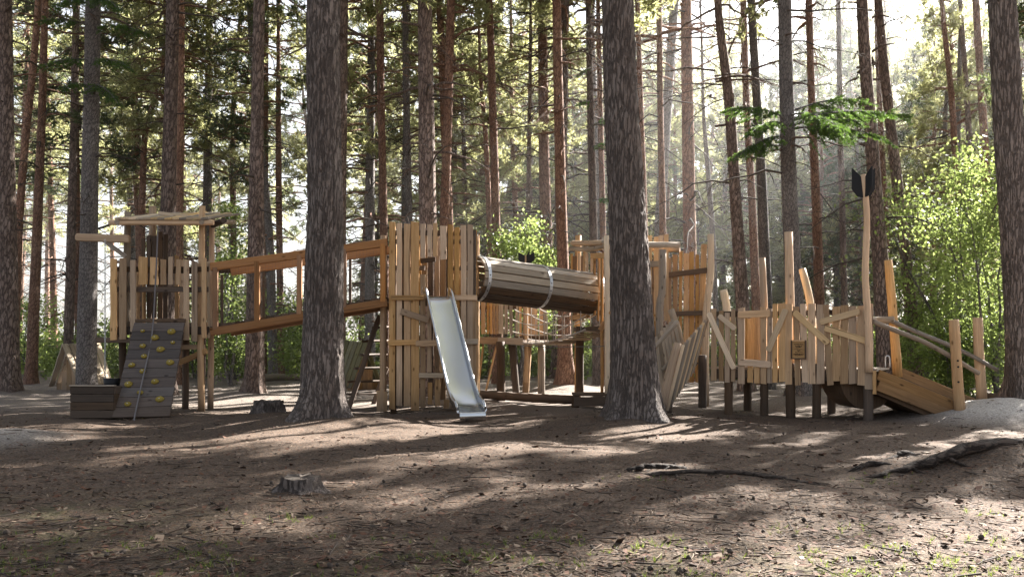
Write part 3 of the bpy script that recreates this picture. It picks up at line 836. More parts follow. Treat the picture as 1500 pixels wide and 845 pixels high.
def at(px, Y): x = X(px, Y); return Vector((x, Y, G(x, Y)))
leafy('birch_tree', at(1400, 20.0), 6.3, 1.9, 13000, .085, 'birch', 'tall light green young birch behind the ramp hand posts', 'tree', 501, 6, clumps=96)
leafy('birch_tree', at(1462, 18.0), 4.6, 1.2, 6500, .08, 'birch', 'lower birch with sunlit leaves squeezed against the thick grey trunk', 'tree', 502, 4, clumps=50)
leafy('birch_tree', at(1352, 21.5), 3.6, 1.0, 6000, .08, 'birch', 'small birch behind the top of the ramp, beside the arrow pole', 'tree', 503, 4, clumps=44)
leafy('rowan_tree', at(762, 24.0), 4.9, 1.25, 8000, .085, 'birch', 'young leafy tree showing pale green above the barrel tunnel', 'tree', 504, 4, clumps=46, low=.35)
leafy('rowan_tree', at(338, 24.0), 4.9, 1.0, 6500, .085, 'birch', 'young leafy tree between the climbing tower and the first bridge opening', 'tree', 505, 3, clumps=46)
leafy('hazel_bush', at(1480, 19.5), 2.2, 1.3, 6500, .08, 'birch', 'dense low bush behind the foot of the ramp', 'bush', 506, 6, clumps=50)
leafy('hazel_bush', at(1395, 19.0), 1.7, .9, 4500, .08, 'shrub', 'dark green bush under the handrails of the ramp', 'bush', 507, 6, clumps=40)
leafy('hazel_bush', at(455, 26.0), 2.6, 1.3, 6000, .085, 'shrub', 'leafy bush behind the mesh bridge, half hidden by the broad trunk', 'bush', 508, 6, clumps=44)
rb = random.Random(5)
for i in range(30):
    px = -20 + i * 53 + rb.uniform(-20, 20); Y = rb.uniform(27, 33)
    leafy('wild_shrub', at(px, Y), rb.uniform(1.0, 3.1), rb.uniform(.9, 1.7), 3200, .10, rb.choice(['shrub', 'birch', 'shrub']),
          'leafy wild shrub along the back edge of the clearing', 'shrub', 600 + i, 5, 'shrubs along the back edge of the clearing', clumps=34)

def undergrowth():
    rng = np.random.default_rng(77); C = []
    for q in range(620):
        Y = rng.uniform(29, 75); px = rng.uniform(-150, 1650); x = X(px, Y); h = rng.uniform(.3, 1.4) * (1 + (Y - 29) / 40); r = rng.uniform(.5, 1.6)
        m = 120
        p = rng.normal(size=(m, 3)) * np.array([r, r, h * .55]); p[:, 2] = np.abs(p[:, 2])
        C.append(p + np.array([x, Y, G(x, Y)]))
    v, f = rhombi(np.concatenate(C), .19, rng, .8)
    o = link('undergrowth', np_mesh('undergrowth', v, [f]), M['shrub']); tag(o, 'mass of sunlit undergrowth far behind the trunks', None, None, 'stuff')
undergrowth()

# ------------------------------------------------------------------ climbing tower (left)
YT, YTB = 14.95, 16.35
ct = thing('climbing_tower', (X(235, 15.4), 15.4, 0), 'timber climbing tower with log roof, uneven pickets and a grey climbing wall', 'tower')
for px, t, b, w in [(166.5, 379, 498, 9.5), (180, 378, 497, 10), (195, 381, 486, 8), (209.5, 376, 417, 13), (225.5, 377, 417, 11.5), (239.5, 380, 417, 8), (250, 376, 417, 6.5),
                    (261.5, 380, 417, 7), (273, 381, 498, 8), (285, 383, 500, 8.5), (299, 378, 495, 7)]:
    picket(M['tan'], ct, px, t, b, w, YT)
board('picket', M['pale'], ct, P(305.5, 495, 15.05), P(304.5, 383, 15.05), .05, .03, (.6, -.8, 0))
for k in range(12):                                                   # back wall and left wall
    px = 205 + k * 8.2
    if k in (5, 8): continue
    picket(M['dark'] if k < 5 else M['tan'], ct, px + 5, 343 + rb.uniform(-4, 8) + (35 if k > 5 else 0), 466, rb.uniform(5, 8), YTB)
for k in range(5):
    Yk = 15.2 + k * .27
    board('picket', M['tan'], ct, (X(163, YT), Yk, 1.22), (X(163, YT), Yk, 2.45 + rb.uniform(-.05, .08)), .11, .03, (-1, 0, 0))
for y_, z_ in ((15.0, 2.42), (15.0, 2.08), (15.0, 1.36), (YTB - .04, 2.5), (YTB - .04, 1.5)):
    board('rail', M['dark'], ct, (X(164, YT), y_ + .035, z_), (X(303, YT), y_ + .035, z_), .09, .045)
MBf = MB(); MBf.box((X(235, 15), 15.68, 1.40), (X(305, YT) - X(164, YT), 1.34, .10)); MBf.build('deck', M['dark'], ct)
log('post', M['tan'], ct, [(X(290, 14.9), 15.08, -.1), (X(288, 14.9), 15.08, 1.3), (X(292, 14.95), 15.1, 3.50)], .058, .05)
log('post', M['tan'], ct, [(X(307.5, 15.6), 15.62, -.1), (X(309, 15.6), 15.62, 1.6), (X(310, 15.6), 15.62, 3.4)], .054, .048)
log('post', M['dark'], ct, [(X(270, 15.7), 15.75, -.1), (X(271, 15.7), 15.75, 1.4)], .058)
log('post', M['dark'], ct, [(X(182, 15.3), 15.25, -.1), (X(181, 15.3), 15.25, 1.4)], .062)
log('post', M['grey'], ct, [(X(185, 15.2), 15.2, 1.4), (X(187, 15.2), 15.2, 3.42)], .06, .055)
log('post', M['tan'], ct, [(X(222, 16.4), 16.45, -.1), (X(222, 16.4), 16.45, 3.7)], .065)
log('post', M['dark'], ct, [(X(295, 16.4), 16.45, -.1), (X(297, 16.4), 16.45, 3.5)], .055)
rf = log('roof', M['tan'], ct, [P(160, 326, 14.85), P(313, 326, 14.85)], .045)
ORG[rf] = ORG[rf]
for k in range(13):
    px = 172 + k * 10.6
    board('plank', M['pale'] if k % 3 else M['grey'], rf, P(px, 320.5, 14.78), (X(px, 14.8), 16.5, 3.565 + .02 * math.sin(k / 12 * math.pi) + rb.uniform(-.015, .015)), .118, .032, (0, 0, 1), 1)
board('plank', M['pale'], rf, P(232, 312, 15.4), P(300, 321, 15.2), .06, .03, (0, -1, 0))
log('beam', M['dark'], ct, [P(312, 330, 15.4), P(328, 323, 15.0)], .05)
log('beam', M['grey'], ct, [(X(310, 15.3), 14.8, 3.19), (X(310, 15.3), 16.5, 3.42)], .045)
log('beam', M['grey'], ct, [(X(190, 15.3), 14.8, 3.19), (X(190, 15.3), 16.5, 3.42)], .045)
hb = board('hoist_beam', M['tan'], ct, P(112, 348, 14.92), P(190, 350, 14.92), U(11, 15), .09, end='round')
board('brace', M['grey'], ct, P(152, 352, 14.93), P(184, 376, 14.95), U(6, 15), .05)
board('brace', M['orange'], ct, P(262, 531, 15.3), P(302, 514, 15.05), U(8, 15), .06)
board('brace', M['orange'], ct, P(264, 508, 15.1), P(300, 508, 15.1), U(7, 15), .06)
board('joist', M['dark'], ct, P(142, 498, 15.0), P(196, 498, 15.0), U(8, 15), .08)
# climbing wall: leaning planks and holds
A0, A1, B0, B1 = P(197, 473, 14.88), P(270.5, 473, 14.88), P(165, 612, 13.86), P(249, 610, 13.86)
nrm = (A1 - A0).cross(B0 - A0).normalized()
if nrm.y > 0: nrm = -nrm
cw = None
NP = 10
for k in range(NP):
    u = (k + .5) / NP; l, r = A0.lerp(B0, u), A1.lerp(B1, u); h = (B0 - A0).length / NP * .965
    o = board('climbing_wall' if cw is None else 'plank', M['slate'], ct if cw is None else cw, l, r, h, .035, nrm, .12)
    if cw is None: cw = o
for s in (.12, .88):
    board('batten', M['dark'], cw, A0.lerp(A1, s) - nrm * .05, B0.lerp(B1, s) - nrm * .05, .09, .05, nrm)
board('lip', M['dark'], cw, A0 + Vector((0, .05, .04)), A1 + Vector((0, .05, .04)), .06, .05)
def on_plane(px, py, p0, n):
    d = Vector(((px - 750) / F, 1, (HOR - py) / F)); o = Vector((0, 0, EYE)); return o + d * ((p0 - o).dot(n) / d.dot(n))
rot = nrm.to_track_quat('Z', 'Y').to_matrix()
for px, py, big in [(210, 486, 0), (252, 487, 1), (228, 496, 1), (254, 503, 0), (210, 508, .5), (236, 513, 1), (212, 523, .4), (250, 532, 1), (194, 536, .6), (210, 545, .5), (189, 564, 1), (228, 560, .8), (206, 576, .4), (188, 593, .5), (235, 586, 1)]:
    c = on_plane(px, py, A0, nrm) + nrm * .03; r = .034 + .026 * big
    b = MB(); b.ball(c, r, (1.15, .9, .62), 7, 12, .22, rot)
    h = b.build('hold', M['hold'], cw, True, c)
    b = MB(); b.ball(c + nrm * r * .58, .011, (1, 1, .6), 4, 8, 0, rot); b.build('bolt', M['bolt'], h, True, c)
# rope, chain, crate
b = MB(); b.tube([P(231.5, 331, 14.80), P(228, 410, 14.80), P(222.5, 492, 14.70), on_plane(212, 555, A0, nrm) + nrm * .07, on_plane(200, 609, A0, nrm) + nrm * .06, P(197, 617, 13.62)], .013, .013, 6, 40)
tag(b.build('climbing_rope', M['rope_d'], None, True, P(200, 612, 13.8)), 'grey rope hanging down the face of the climbing wall', 'rope')
ch = MB()
zc = Z(355, 14.92)
k = 0
while zc > .55:
    Mx = Matrix.Rotation(math.pi / 2 * (k % 2), 3, 'Z')
    pts = [Vector((math.cos(a) * .014, 0, math.sin(a) * .03)) for a in np.linspace(0, 2 * math.pi, 9)]
    ch.tube([Mx @ p + Vector((X(149, 14.6), 14.72, zc)) for p in pts], .005, .005, 4); zc -= .05; k += 1
tag(ch.build('hoist_chain', M['zinc'], None, True, (X(149, 14.6), 14.72, .6)), 'thin metal chain hanging from the hoist beam of the climbing tower', 'chain')
cr = thing('sand_crate', (X(137, 14.2), 14.2, 0), 'open dark plank crate on the ground under the hoist beam', 'crate')
cx0, cx1, cy0, cy1, chh = X(104.5, 13.92), X(167, 13.92), 13.92, 14.62, .50
for s, (a, b_, f) in enumerate((((cx0, cy0), (cx1, cy0), (0, -1, 0)), ((cx0, cy1), (cx1, cy1), (0, -1, 0)), ((cx0, cy0), (cx0, cy1), (1, 0, 0)), ((cx1, cy0), (cx1, cy1), (1, 0, 0)))):
    wl = None
    for k in range(4):
        z = .06 + k * .125
        o = board('side_panel' if wl is None else 'plank', M['dark'], cr if wl is None else wl, (a[0], a[1], z), (b_[0], b_[1], z), .121, .035, f, .2)
        wl = wl or o
board('rim', M['grey'], cr, (cx0 - .02, cy0 - .004, .508), (cx1 + .02, cy0 - .004, .508), .06, .02, (0, 0, 1))
b = MB(); b.box(((cx0 + cx1) / 2, (cy0 + cy1) / 2, .28), (cx1 - cx0 - .06, cy1 - cy0 - .06, .03)); b.build('sand', M['ground'], cr)
bk = MB(); bk.tube([(X(159, 14.3), 14.42, .44), (X(159, 14.3), 14.42, .60)], .11, .13, 16); tag(bk.build('bucket', M['black'], None, True, (X(159, 14.3), 14.42, .44)), 'black bucket at the end of the hoist chain, in the crate', 'bucket')

# ------------------------------------------------------------------ sloping mesh bridge
mb = thing('mesh_bridge', (X(440, 15), 15.5, 1.3), 'red brown timber bridge with wire mesh sides sloping up to the slide tower', 'bridge')
for Yf, mt in ((15.05, 'red'), (16.15, 'red')):
    dx = 0 if Yf < 15.5 else 0
    sc = 15.05
    def Q(px, py): p = P(px, py, sc); return Vector((p.x, Yf, p.z))
    board('top_beam', M[mt], mb, Q(309, 391), Q(567, 355.5), .135, .09, wob=.2)
    board('bottom_beam', M[mt], mb, Q(309, 486), Q(567, 443), .135, .09, wob=.2)
    for px, t, b_ in ((316, 392, 482), (377, 383, 470), (439, 374, 460), (504, 365, 450), (561, 357, 442)):
        if Yf < 15.5:
            board('upright', M[mt], mb, Q(px, b_) + Vector((0, -.012, 0)), Q(px, t) + Vector((0, -.012, 0)), .085, .085, wob=.2)
        elif px < 540:                                # far side: slim dark uprights a step further up the slope
            xx = X(px + 9, Yf); dxx = xx - X(px, sc); up = dxx * (391 - 355.5) / (567 - 309)
            board('upright', M['dark'], mb, Vector((xx, Yf, Z(b_, sc) + up)), Vector((xx, Yf, Z(t, sc) + up)), .045, .05, wob=.2)
    w = MB()
    for k in range(50):
        u = k / 49; w.tube([Q(318 + u * 243, 391 - u * 35) + Vector((0, .06, 0)), Q(318 + u * 243, 482 - u * 40) + Vector((0, .06, 0))], .0016, None, 3)
    for k in range(17):
        v = k / 16; w.tube([Q(316, 392 + v * 90) + Vector((0, .06, 0)), Q(563, 356 + v * 87) + Vector((0, .06, 0))], .0016, None, 3)
    w.build('wire_mesh', M['wire'], mb)
for k in range(23):
    u = (k + .5) / 23; p = P(311 + u * 254, 478 - u * 42.5, 15.05)
    board('deck_plank', M['dark'], mb, (p.x, 15.09, p.z), (p.x, 16.1, p.z), .12, .035, (0, 0, 1), .2)

# ------------------------------------------------------------------ slide tower
YS, YSB = 15.08, 16.55
st = thing('slide_tower', (X(632, 15.6), 15.7, 0), 'tall square tower of upright uneven planks with the steel slide at its door', 'tower')
for px, t, b_, w in [(574.5, 325, 599, 9), (585, 327, 594, 8), (596.5, 328, 595, 9.5), (608, 325, 601, 12), (619.5, 328, 378, 7.5), (629.5, 329, 376, 7), (637.5, 327, 375, 6), (649.5, 331, 380, 9.5),
                     (660, 329, 470, 8), (669.5, 333, 560, 7), (679, 330, 565, 8.5), (689, 329, 590, 8.5), (695.5, 437, 596, 6),
                     (619.5, 402, 597, 7.5), (629, 440, 545, 6.5), (630, 560, 592, 6.5), (641, 556, 595, 7.5), (654, 585, 598, 8), (647, 500, 545, 6)]:
    picket(M['tan'] if px not in (660, 669.5) else M['orange'], st, px, t, b_, w, YS)
for px, t, b_ in ((641, 440, 500), (662, 470, 590), (674, 565, 597), (602, 330, 590), (590, 340, 590)):
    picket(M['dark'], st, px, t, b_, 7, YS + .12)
board('rail', M['tan'], st, P(573, 436, YS - .04), P(620, 436, YS - .04), U(7.5, 15), .035)
board('rail', M['tan'], st, P(658, 436, YS - .04), P(699, 436, YS - .04), U(7.5, 15), .035)
board('rail', M['tan'], st, P(569, 502, YS - .04), P(611, 501, YS - .04), U(8, 15), .035)
board('rail', M['tan'], st, P(609, 503, YS - .07), P(643, 502, YS - .07), U(9, 15), .035, end='round')
board('rail', M['grey'], st, P(668, 501, YS - .04), P(700, 500, YS - .04), U(8, 15), .035)
board('rail', M['tan'], st, P(587, 456, YS - .05), P(628, 469, YS - .05), U(9, 15), .035)
board('ledge', M['pale'], st, P(614, 550, YS - .06), P(649, 550, YS - .06), U(7, 15), .10)
board('ledge', M['dark'], st, P(616, 382, YS + .05), P(638, 380, YS + .05), U(7, 15), .05)
for z in (2.9, 2.45, 1.25, .45):
    board('rail', M['dark'], st, (X(572, YS), YS + .05, z), (X(622, YS), YS + .05, z), .08, .05)
    board('rail', M['dark'], st, (X(656, YS), YS + .05, z), (X(696, YS), YS + .05, z), .08, .05)
board('rail', M['dark'], st, (X(572, YS), YS + .06, 3.05), (X(694, YS), YS + .06, 3.05), .09, .05)
for k in range(14):
    px = 577 + k * 9
    picket(M['orange'] if k % 3 else M['dark'], st, px, 343 + rb.uniform(-4, 4), 433 if k in (4, 5, 9) else 585, rb.uniform(6.5, 8.5), YSB)
for k in range(9):
    Yk = YS + .14 + k * .155
    for sx, xx in ((-1, X(571, YS)), (1, X(697, YS))):
        if sx > 0 and 15.35 < Yk < 16.1:
            board('picket', M['orange'], st, (xx, Yk, .05), (xx, Yk, 1.9), .11, .03, (sx, 0, 0)); continue
        board('picket', M['orange'], st, (xx, Yk, .05 if sx > 0 else 2.0), (xx, Yk, 3.15 + rb.uniform(-.08, .08)), .11, .03, (sx, 0, 0))
for xx in (X(575, YS), X(693, YS)):
    for yy in (YS + .1, YSB - .08):
        log('post', M['dark'], st, [(xx, yy, -.1), (xx, yy, 3.1)], .055)
b = MB(); b.box((X(633, YS), (YS + YSB) / 2, 1.90), (1.36, 1.30, .09)); b.build('deck', M['dark'], st)
log('post', M['orange'], st, [P(561, 602, 15.25), P(562, 345, 15.25)], .062, .055)
for k, (px, t) in enumerate(((554.5, 572), (559.5, 569), (564.5, 573))):
    picket(M['tan'], st, px, t, 603, 5.5, 15.0)

# slide
sd = thing('steel_slide', (X(690, 13.5), 13.5, 0), 'polished steel slide running down from the door of the plank tower', 'slide')
top, bot = Vector((X(640, 15.0), 15.02, 0)), Vector((X(691, 13.32), 13.32, 0))
hd = (bot - top); HL = hd.length; hd.normalize(); sdv = Vector((-hd.y, hd.x, 0)) * -1
if sdv.x < 0: sdv = -sdv
prof = [(-.06, 1.98), (.06, 1.97), (.16, 1.90), (.30, 1.72), (.6, 1.33), (.9, .94), (1.2, .56), (1.36, .38), (1.50, .265), (1.62, .205), (1.74, .17), (HL, .15)]
sp_ = spline([Vector((a, 0, z)) for a, z in prof], 44)
def sl(a, s, z): q = top + hd * a + sdv * s; return Vector((q.x, q.y, z))
W = .205
b = MB()
sec = [(-W, .0), (-W * .72, -.012), (0, -.016), (W * .72, -.012), (W, 0)]
n0 = len(b.V)
for p in sp_:
    for s, dz in sec: b.V.append(sl(p.x, s, p.z + dz))
for i in range(len(sp_) - 1):
    for k in range(4):
        a = i * 5 + k; b.F.append((a, a + 5, a + 6, a + 1))
b.build('bed', M['steel'], sd, True)
b = MB()
pts = [(HL, .15), (HL + .035, .143), (HL + .055, .115), (HL + .055, .06), (HL + .04, .03)]
for a, z in pts:
    for s in (-W, W): b.V.append(sl(a, s, z - .004))
for i in range(len(pts) - 1): b.F.append((2 * i, 2 * i + 2, 2 * i + 3, 2 * i + 1))
b.build('lip', M['steel'], sd, True)
for sg in (-1, 1):
    b = MB(); n = len(sp_)
    hh = [.14 if i > 4 else .17 for i in range(n)]
    for i, p in enumerate(sp_):
        h = .135
        if i > n - 5: h = .135 - .02 * (i - (n - 5))
        nx = Vector((0, 0, 1))
        for o_, z_ in ((0, -.02), (0, h), (.018, h + .012), (.036, h), (.036, h - .03), (.016, -.02)):
            b.V.append(sl(p.x, sg * (W + o_), p.z + z_))
    for i in range(n - 1):
        for k in range(6):
            a = i * 6 + k; c = i * 6 + (k + 1) % 6; b.F.append((a, c, c + 6, a + 6))
    b.F.append(tuple(range(6))); b.F.append(tuple((n - 1) * 6 + k for k in range(5, -1, -1)))
    b.build('side_rail', M['steel'], sd, True)
b = MB(); b.tube([sl(HL - .25, 0, .17), sl(HL - .25, 0, -.1)], .03, None, 10); b.build('leg', M['iron'], sd, True)

# ladder behind the slide tower
ld = thing('rung_ladder', (X(540, 16.3), 16.3, 0), 'dark timber ladder with round rungs leaning under the upper end of the mesh bridge', 'ladder')
board('stile', M['dark'], ld, P(511, 598, 16.0), P(556, 462, 16.0), .085, .085)
board('stile', M['dark'], ld, P(545, 597, 16.9), P(573, 520, 16.9), .085, .085)
for px0, px1, py in ((546, 572, 480), (531, 568, 500), (528, 566, 520), (519, 566, 539.5), (510, 562, 559), (508, 560, 577)):
    log('rung', M['dark'], ld, [P(px0, py, 16.0), P(px1, py - 1, 16.7)], .024)

# ------------------------------------------------------------------ barrel tunnel
bt = thing('barrel_tunnel', (X(785, 16.4), 16.4, 1.9), 'wooden barrel tunnel of staves with metal bands between slide tower and turret', 'tunnel')
TA, TB = Vector((X(698, 15.75), 15.75, Z(408, 15.75))), Vector((X(872, 17.25), 17.25, Z(431, 17.25)))
ax = (TB - TA).normalized(); e1 = ax.cross(Vector((0, 0, 1))).normalized(); e2 = e1.cross(ax).normalized()
NS = 18; RT = .385
for k in range(NS):
    a = 2 * math.pi * (k + .3) / NS; d = e1 * math.cos(a) + e2 * math.sin(a)
    board('stave', M['stave'] if d.z > -.55 else M['dark'], bt, TA + d * RT - ax * .06, TB + d * RT + ax * .10, 2 * math.pi * RT / NS * .87, .032, d, .12)  # staves facing down take the dark timber: their shade is put into the colour
for u in (.012, .50, .965):
    c = TA.lerp(TB, u); b = MB(); n = 40
    for k in range(n):
        a = 2 * math.pi * k / n; d = e1 * math.cos(a) + e2 * math.sin(a)
        for r, l in ((RT + .021, -.032), (RT + .026, -.032), (RT + .026, .032), (RT + .021, .032)): b.V.append(c + d * r + ax * l)
    for k in range(n):
        for j in range(4):
            A = k * 4 + j; B = k * 4 + (j + 1) % 4; C2 = ((k + 1) % n) * 4; b.F.append((A, B, C2 + (j + 1) % 4, C2 + j))
    o = b.build('metal_band', M['zinc'], bt, False, c)
    for k in range(20):
        a = 2 * math.pi * (k + .3) / 18
        if k >= 18: break
        d = e1 * math.cos(a) + e2 * math.sin(a)
        if d.y > .2: continue
        h = MB(); q = c + d * (RT + .026); h.tube([q - d * .004, q + d * .004], .011, None, 8); h.build('bolt', M['black'], o, False, q)

# ------------------------------------------------------------------ turret
tu = thing('turret', (X(905, 16.8), 16.9, 0), 'orange plank turret with log lintels at the far end of the barrel tunnel', 'tower')
LB, LF, RF = (836, 18.3), (893, 16.2), (978, 16.4)
def on_left(u): return 836 + (893 - 836) * u, 18.3 + (16.2 - 18.3) * u
fl = (LF[1] - LB[1]); 
lv_ = Vector((X(893, 16.2) - X(836, 18.3), 16.2 - 18.3, 0)).normalized(); lface = Vector((lv_.y, -lv_.x, 0))
if lface.y > 0: lface = -lface
for k, (px, t, b_, w) in enumerate([(838, 372, 455, 4.5), (843, 368, 456, 4), (849, 371, 456, 4.5), (855, 369, 458, 4.5), (860.5, 370, 458, 4), (865, 371, 460, 4.5), (871, 378, 462, 5), (876, 378, 470, 4.5), (882, 378, 582, 6), (888, 374, 584, 5)]):
    u = (px - 836) / 57; Yk = 18.3 - 2.1 * u
    board('picket', M['orange'], tu, P(px, b_, Yk), P(px + (1.5 if k % 2 else -.5), t, Yk), U(w, Yk) * 1.25, .03, lface)
for px, t, b_ in ((893, 350, 590), (901, 372, 585), (909, 370, 585), (917, 372, 585), (926, 371, 585), (935, 371, 585), (944, 373, 585), (952, 345, 585), (961, 347, 470), (968, 345, 470), (976, 343, 470), (957, 460, 590), (966, 461, 590), (982, 458, 540)):
    picket(M['orange'] if t > 350 else M['tan'], tu, px, t, b_, 6.5, 16.25)
log('post', M['pale'], tu, [P(891, 600, 16.1), P(891, 460, 16.1), P(889.5, 345, 16.1)], .07, .06)
log('post', M['tan'], tu, [P(846, 590, 18.2), P(847, 345, 18.2)], .065)
log('post', M['dark'], tu, [P(849, 575, 17.7), P(849.5, 478, 17.7)], .08)
log('post', M['grey'], tu, [P(967, 598, 15.95), P(966, 458, 15.95), P(970, 425, 15.95), P(971, 366, 15.95)], .072, .062)
board('lintel', M['tan'], tu, P(839, 356.5, 18.0), P(884, 356.5, 16.4), U(7, 17), .1, end='round')
log('lintel', M['grey'], tu, [P(836, 364, 18.1), P(866, 365, 17.0), P(897, 358, 16.05)], .05)
log('lintel', M['grey'], tu, [P(882, 352, 16.2), P(935, 358, 16.0), P(996, 359, 16.0)], .052)
log('lintel', M['tan'], tu, [P(930, 365, 16.6), P(996, 366, 16.3)], .045)
board('rail', M['orange'], tu, P(867, 375, 17.05), P(890, 374, 16.25), U(8, 16.5), .04, lface)
board('rail', M['grey'], tu, P(946, 387, 16.15), P(967, 386, 16.15), U(9, 16), .04)
board('rail', M['tan'], tu, P(836, 466, 18.2), P(862, 462, 17.2), U(7, 17.5), .05, lface)
board('brace', M['orange'], tu, P(880, 482, 16.5), P(897, 457, 16.0), U(8, 16), .05)
board('rail', M['dark'], tu, P(893, 420, 16.32), P(978, 420, 16.32), .09, .05)
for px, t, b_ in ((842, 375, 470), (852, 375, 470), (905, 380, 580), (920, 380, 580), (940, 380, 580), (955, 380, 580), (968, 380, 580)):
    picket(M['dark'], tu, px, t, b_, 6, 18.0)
b = MB(); q = [P(840, 482, 18.2), P(893, 482, 16.25), P(978, 482, 16.4), P(965, 482, 18.2)]
b.prism([Vector((p.x, p.y, 1.40)) for p in q], (0, 0, .09)); b.build('deck', M['dark'], tu)
sb = thing('step_platform', (X(870, 16.2), 16.2, 0), 'low dark timber step at the foot of the turret', 'platform')
for k in range(4): board('plank', M['dark'], sb, (X(838, 16.4), 15.95 + k * .16, .24), (X(896, 16.4), 15.95 + k * .16, .24), .15, .04, (0, 0, 1), .2)
for px in (842, 892):
    log('post', M['dark'], sb, [(X(px, 16.2), 16.05, -.1), (X(px, 16.2), 16.05, .22)], .07)
board('fascia', M['dark'], sb, (X(838, 16.4), 15.87, .13), (X(896, 16.4), 15.87, .13), .17, .04)
bl = log('balance_log', M['dark'], None, [P(697, 577, 18.0), P(770, 582, 17.2), P(845, 586, 16.5)], .085, .085, 16)
tag(bl, 'dark low balance log lying from the slide tower to the step platform', 'log')

# ------------------------------------------------------------------ rope bridge + back walkway
wk = thing('picket_walkway', (X(735, 18.2), 18.4, 0), 'raised walkway with narrow orange pickets behind the barrel tunnel', 'walkway')
for k, (px, w, mt) in enumerate([(700, 5, 'orange'), (708, 6, 'tan'), (715, 3.5, 'orange'), (719.5, 3.5, 'orange'), (724, 3.5, 'orange'), (728.5, 3, 'orange'), (734, 7, 'grey'), (741.5, 5, 'grey'), (748.5, 5, 'grey')]):
    picket(M[mt], wk, px, 428, 489, w, 18.0)
for px, w in ((757, 4), (762, 4), (769, 6), (774, 6), (780, 6), (785, 5), (793, 5), (798, 6)):
    picket(M['orange'] if px not in (757, 798) else M['grey'], wk, px, 430, 492, w, 20.0)
board('beam', M['tan'], wk, P(694, 498, 17.95), P(729, 499, 17.95), U(10, 18), .07)
board('beam', M['grey'], wk, P(729, 499, 17.95), P(766, 500, 17.95), U(10, 18), .07)
board('rail', M['dark'], wk, P(694, 450, 18.05), P(756, 450, 18.05), .08, .04)
board('rail', M['dark'], wk, P(754, 450, 20.05), P(802, 450, 20.05), .08, .04)
board('beam', M['dark'], wk, P(754, 496, 20.0), P(803, 496, 20.0), .12, .07)
b = MB(); b.prism([Vector((p.x, p.y, 1.17)) for p in (P(694, 500, 18.05), P(764, 500, 18.05), P(804, 500, 20.1), P(690, 500, 20.1))], (0, 0, .06)); b.build('deck', M['dark'], wk)
for a, b_, r, mt, Y in (((734, 590), (733, 500), .085, 'dark', 17.8), ((757.5, 590), (750, 503), .075, 'dark', 18.3), ((769.5, 579), (774, 505), .075, 'tan', 19.8), ((793, 580), (793, 505), .08, 'grey', 19.8)):
    log('post', M[mt], wk, [P(a[0], a[1] + 4, Y), P(b_[0], b_[1], Y)], r)
for a, b_ in (((700, 572), (708, 503)), ((712, 572), (728, 503))):
    log('brace', M['tan'], wk, [P(a[0], a[1], 19.0), P(b_[0], b_[1], 18.6)], .022)
rbg = thing('rope_bridge', (X(815, 18.4), 18.4, 1), 'sagging plank bridge with pale rope netting under the barrel tunnel', 'bridge')
S0, S1 = Vector((X(752, 18.6), 18.7, Z(498, 18.6))), Vector((X(880, 16.9), 17.1, Z(484, 16.9)))
bd = (S1 - S0); bs_ = bd.cross(Vector((0, 0, 1))).normalized()
if bs_.y > 0: bs_ = -bs_
def bp(u, s, dz=0): q = S0.lerp(S1, u) + bs_ * s; return Vector((q.x, q.y, S0.z + (S1.z - S0.z) * u - .17 * math.sin(math.pi * u) + dz))
for k in range(17):
    u = (k + .5) / 17; board('plank', M['grey'], rbg, bp(u, -.42), bp(u, .42), .105, .03, (0, 0, 1), .2)
for s in (-.42, .42):
    n = MB()
    for h, sag in ((.82, .25), (.56, .18), (.28, .10), (.02, 0)):
        n.tube([bp(u, s * 1.03, h - sag * math.sin(math.pi * u)) for u in np.linspace(0, 1, 13)], .011 if h > .1 else .016, None, 5, 30)
    for k in range(10):
        u = (k + .5) / 10; n.tube([bp(u, s * 1.03, .02), bp(u, s * 1.03, .82 - .25 * math.sin(math.pi * u))], .009, None, 5)
    n.build('rope_net', M['rope'], rbg, True)
n = MB(); n.tube([P(748, 505, 17.9), P(800, 508, 17.2), P(886, 507, 16.1)], .008, None, 5, 20); n.build('cable', M['wire'], rbg, True)
af = thing('arrow_post', (X(771, 19.4), 19.4, 0), 'black arrow feathers on a post just showing over the barrel tunnel', 'post')

# ------------------------------------------------------------------ tall palisade
tp = thing('tall_palisade', (X(1010, 16.6), 16.6, 0), 'tall sunlit palisade of orange planks beside the turret', 'fence')
for px, t, w, pb in [(981, 378, 5, 981), (989, 373, 7, 990), (997.5, 368, 4.8, 996), (1005, 371, 7, 1005), (1013, 369, 7, 1013), (1021.5, 373, 5, 1021), (1031.5, 358, 8.5, 1025)]:
    board('picket', M['orange'], tp, P(pb, 560, 16.55), P(px, t, 16.55), U(w, 16.55), .03)
log('post', M['pale'], tp, [P(1033, 600, 16.4), P(1034, 466, 16.4), P(1041, 400, 16.4), P(1041, 343, 16.4)], .072, .058)
board('rail', M['dark'], tp, P(976, 403, 16.45), P(1036, 396, 16.45), U(8, 16.5), .05)
board('rail', M['dark'], tp, P(976, 460, 16.45), P(1034, 458, 16.45), U(7, 16.5), .05)
log('post', M['dark'], tp, [P(1029, 604, 16.0), P(1029, 520, 16.0)], .075)

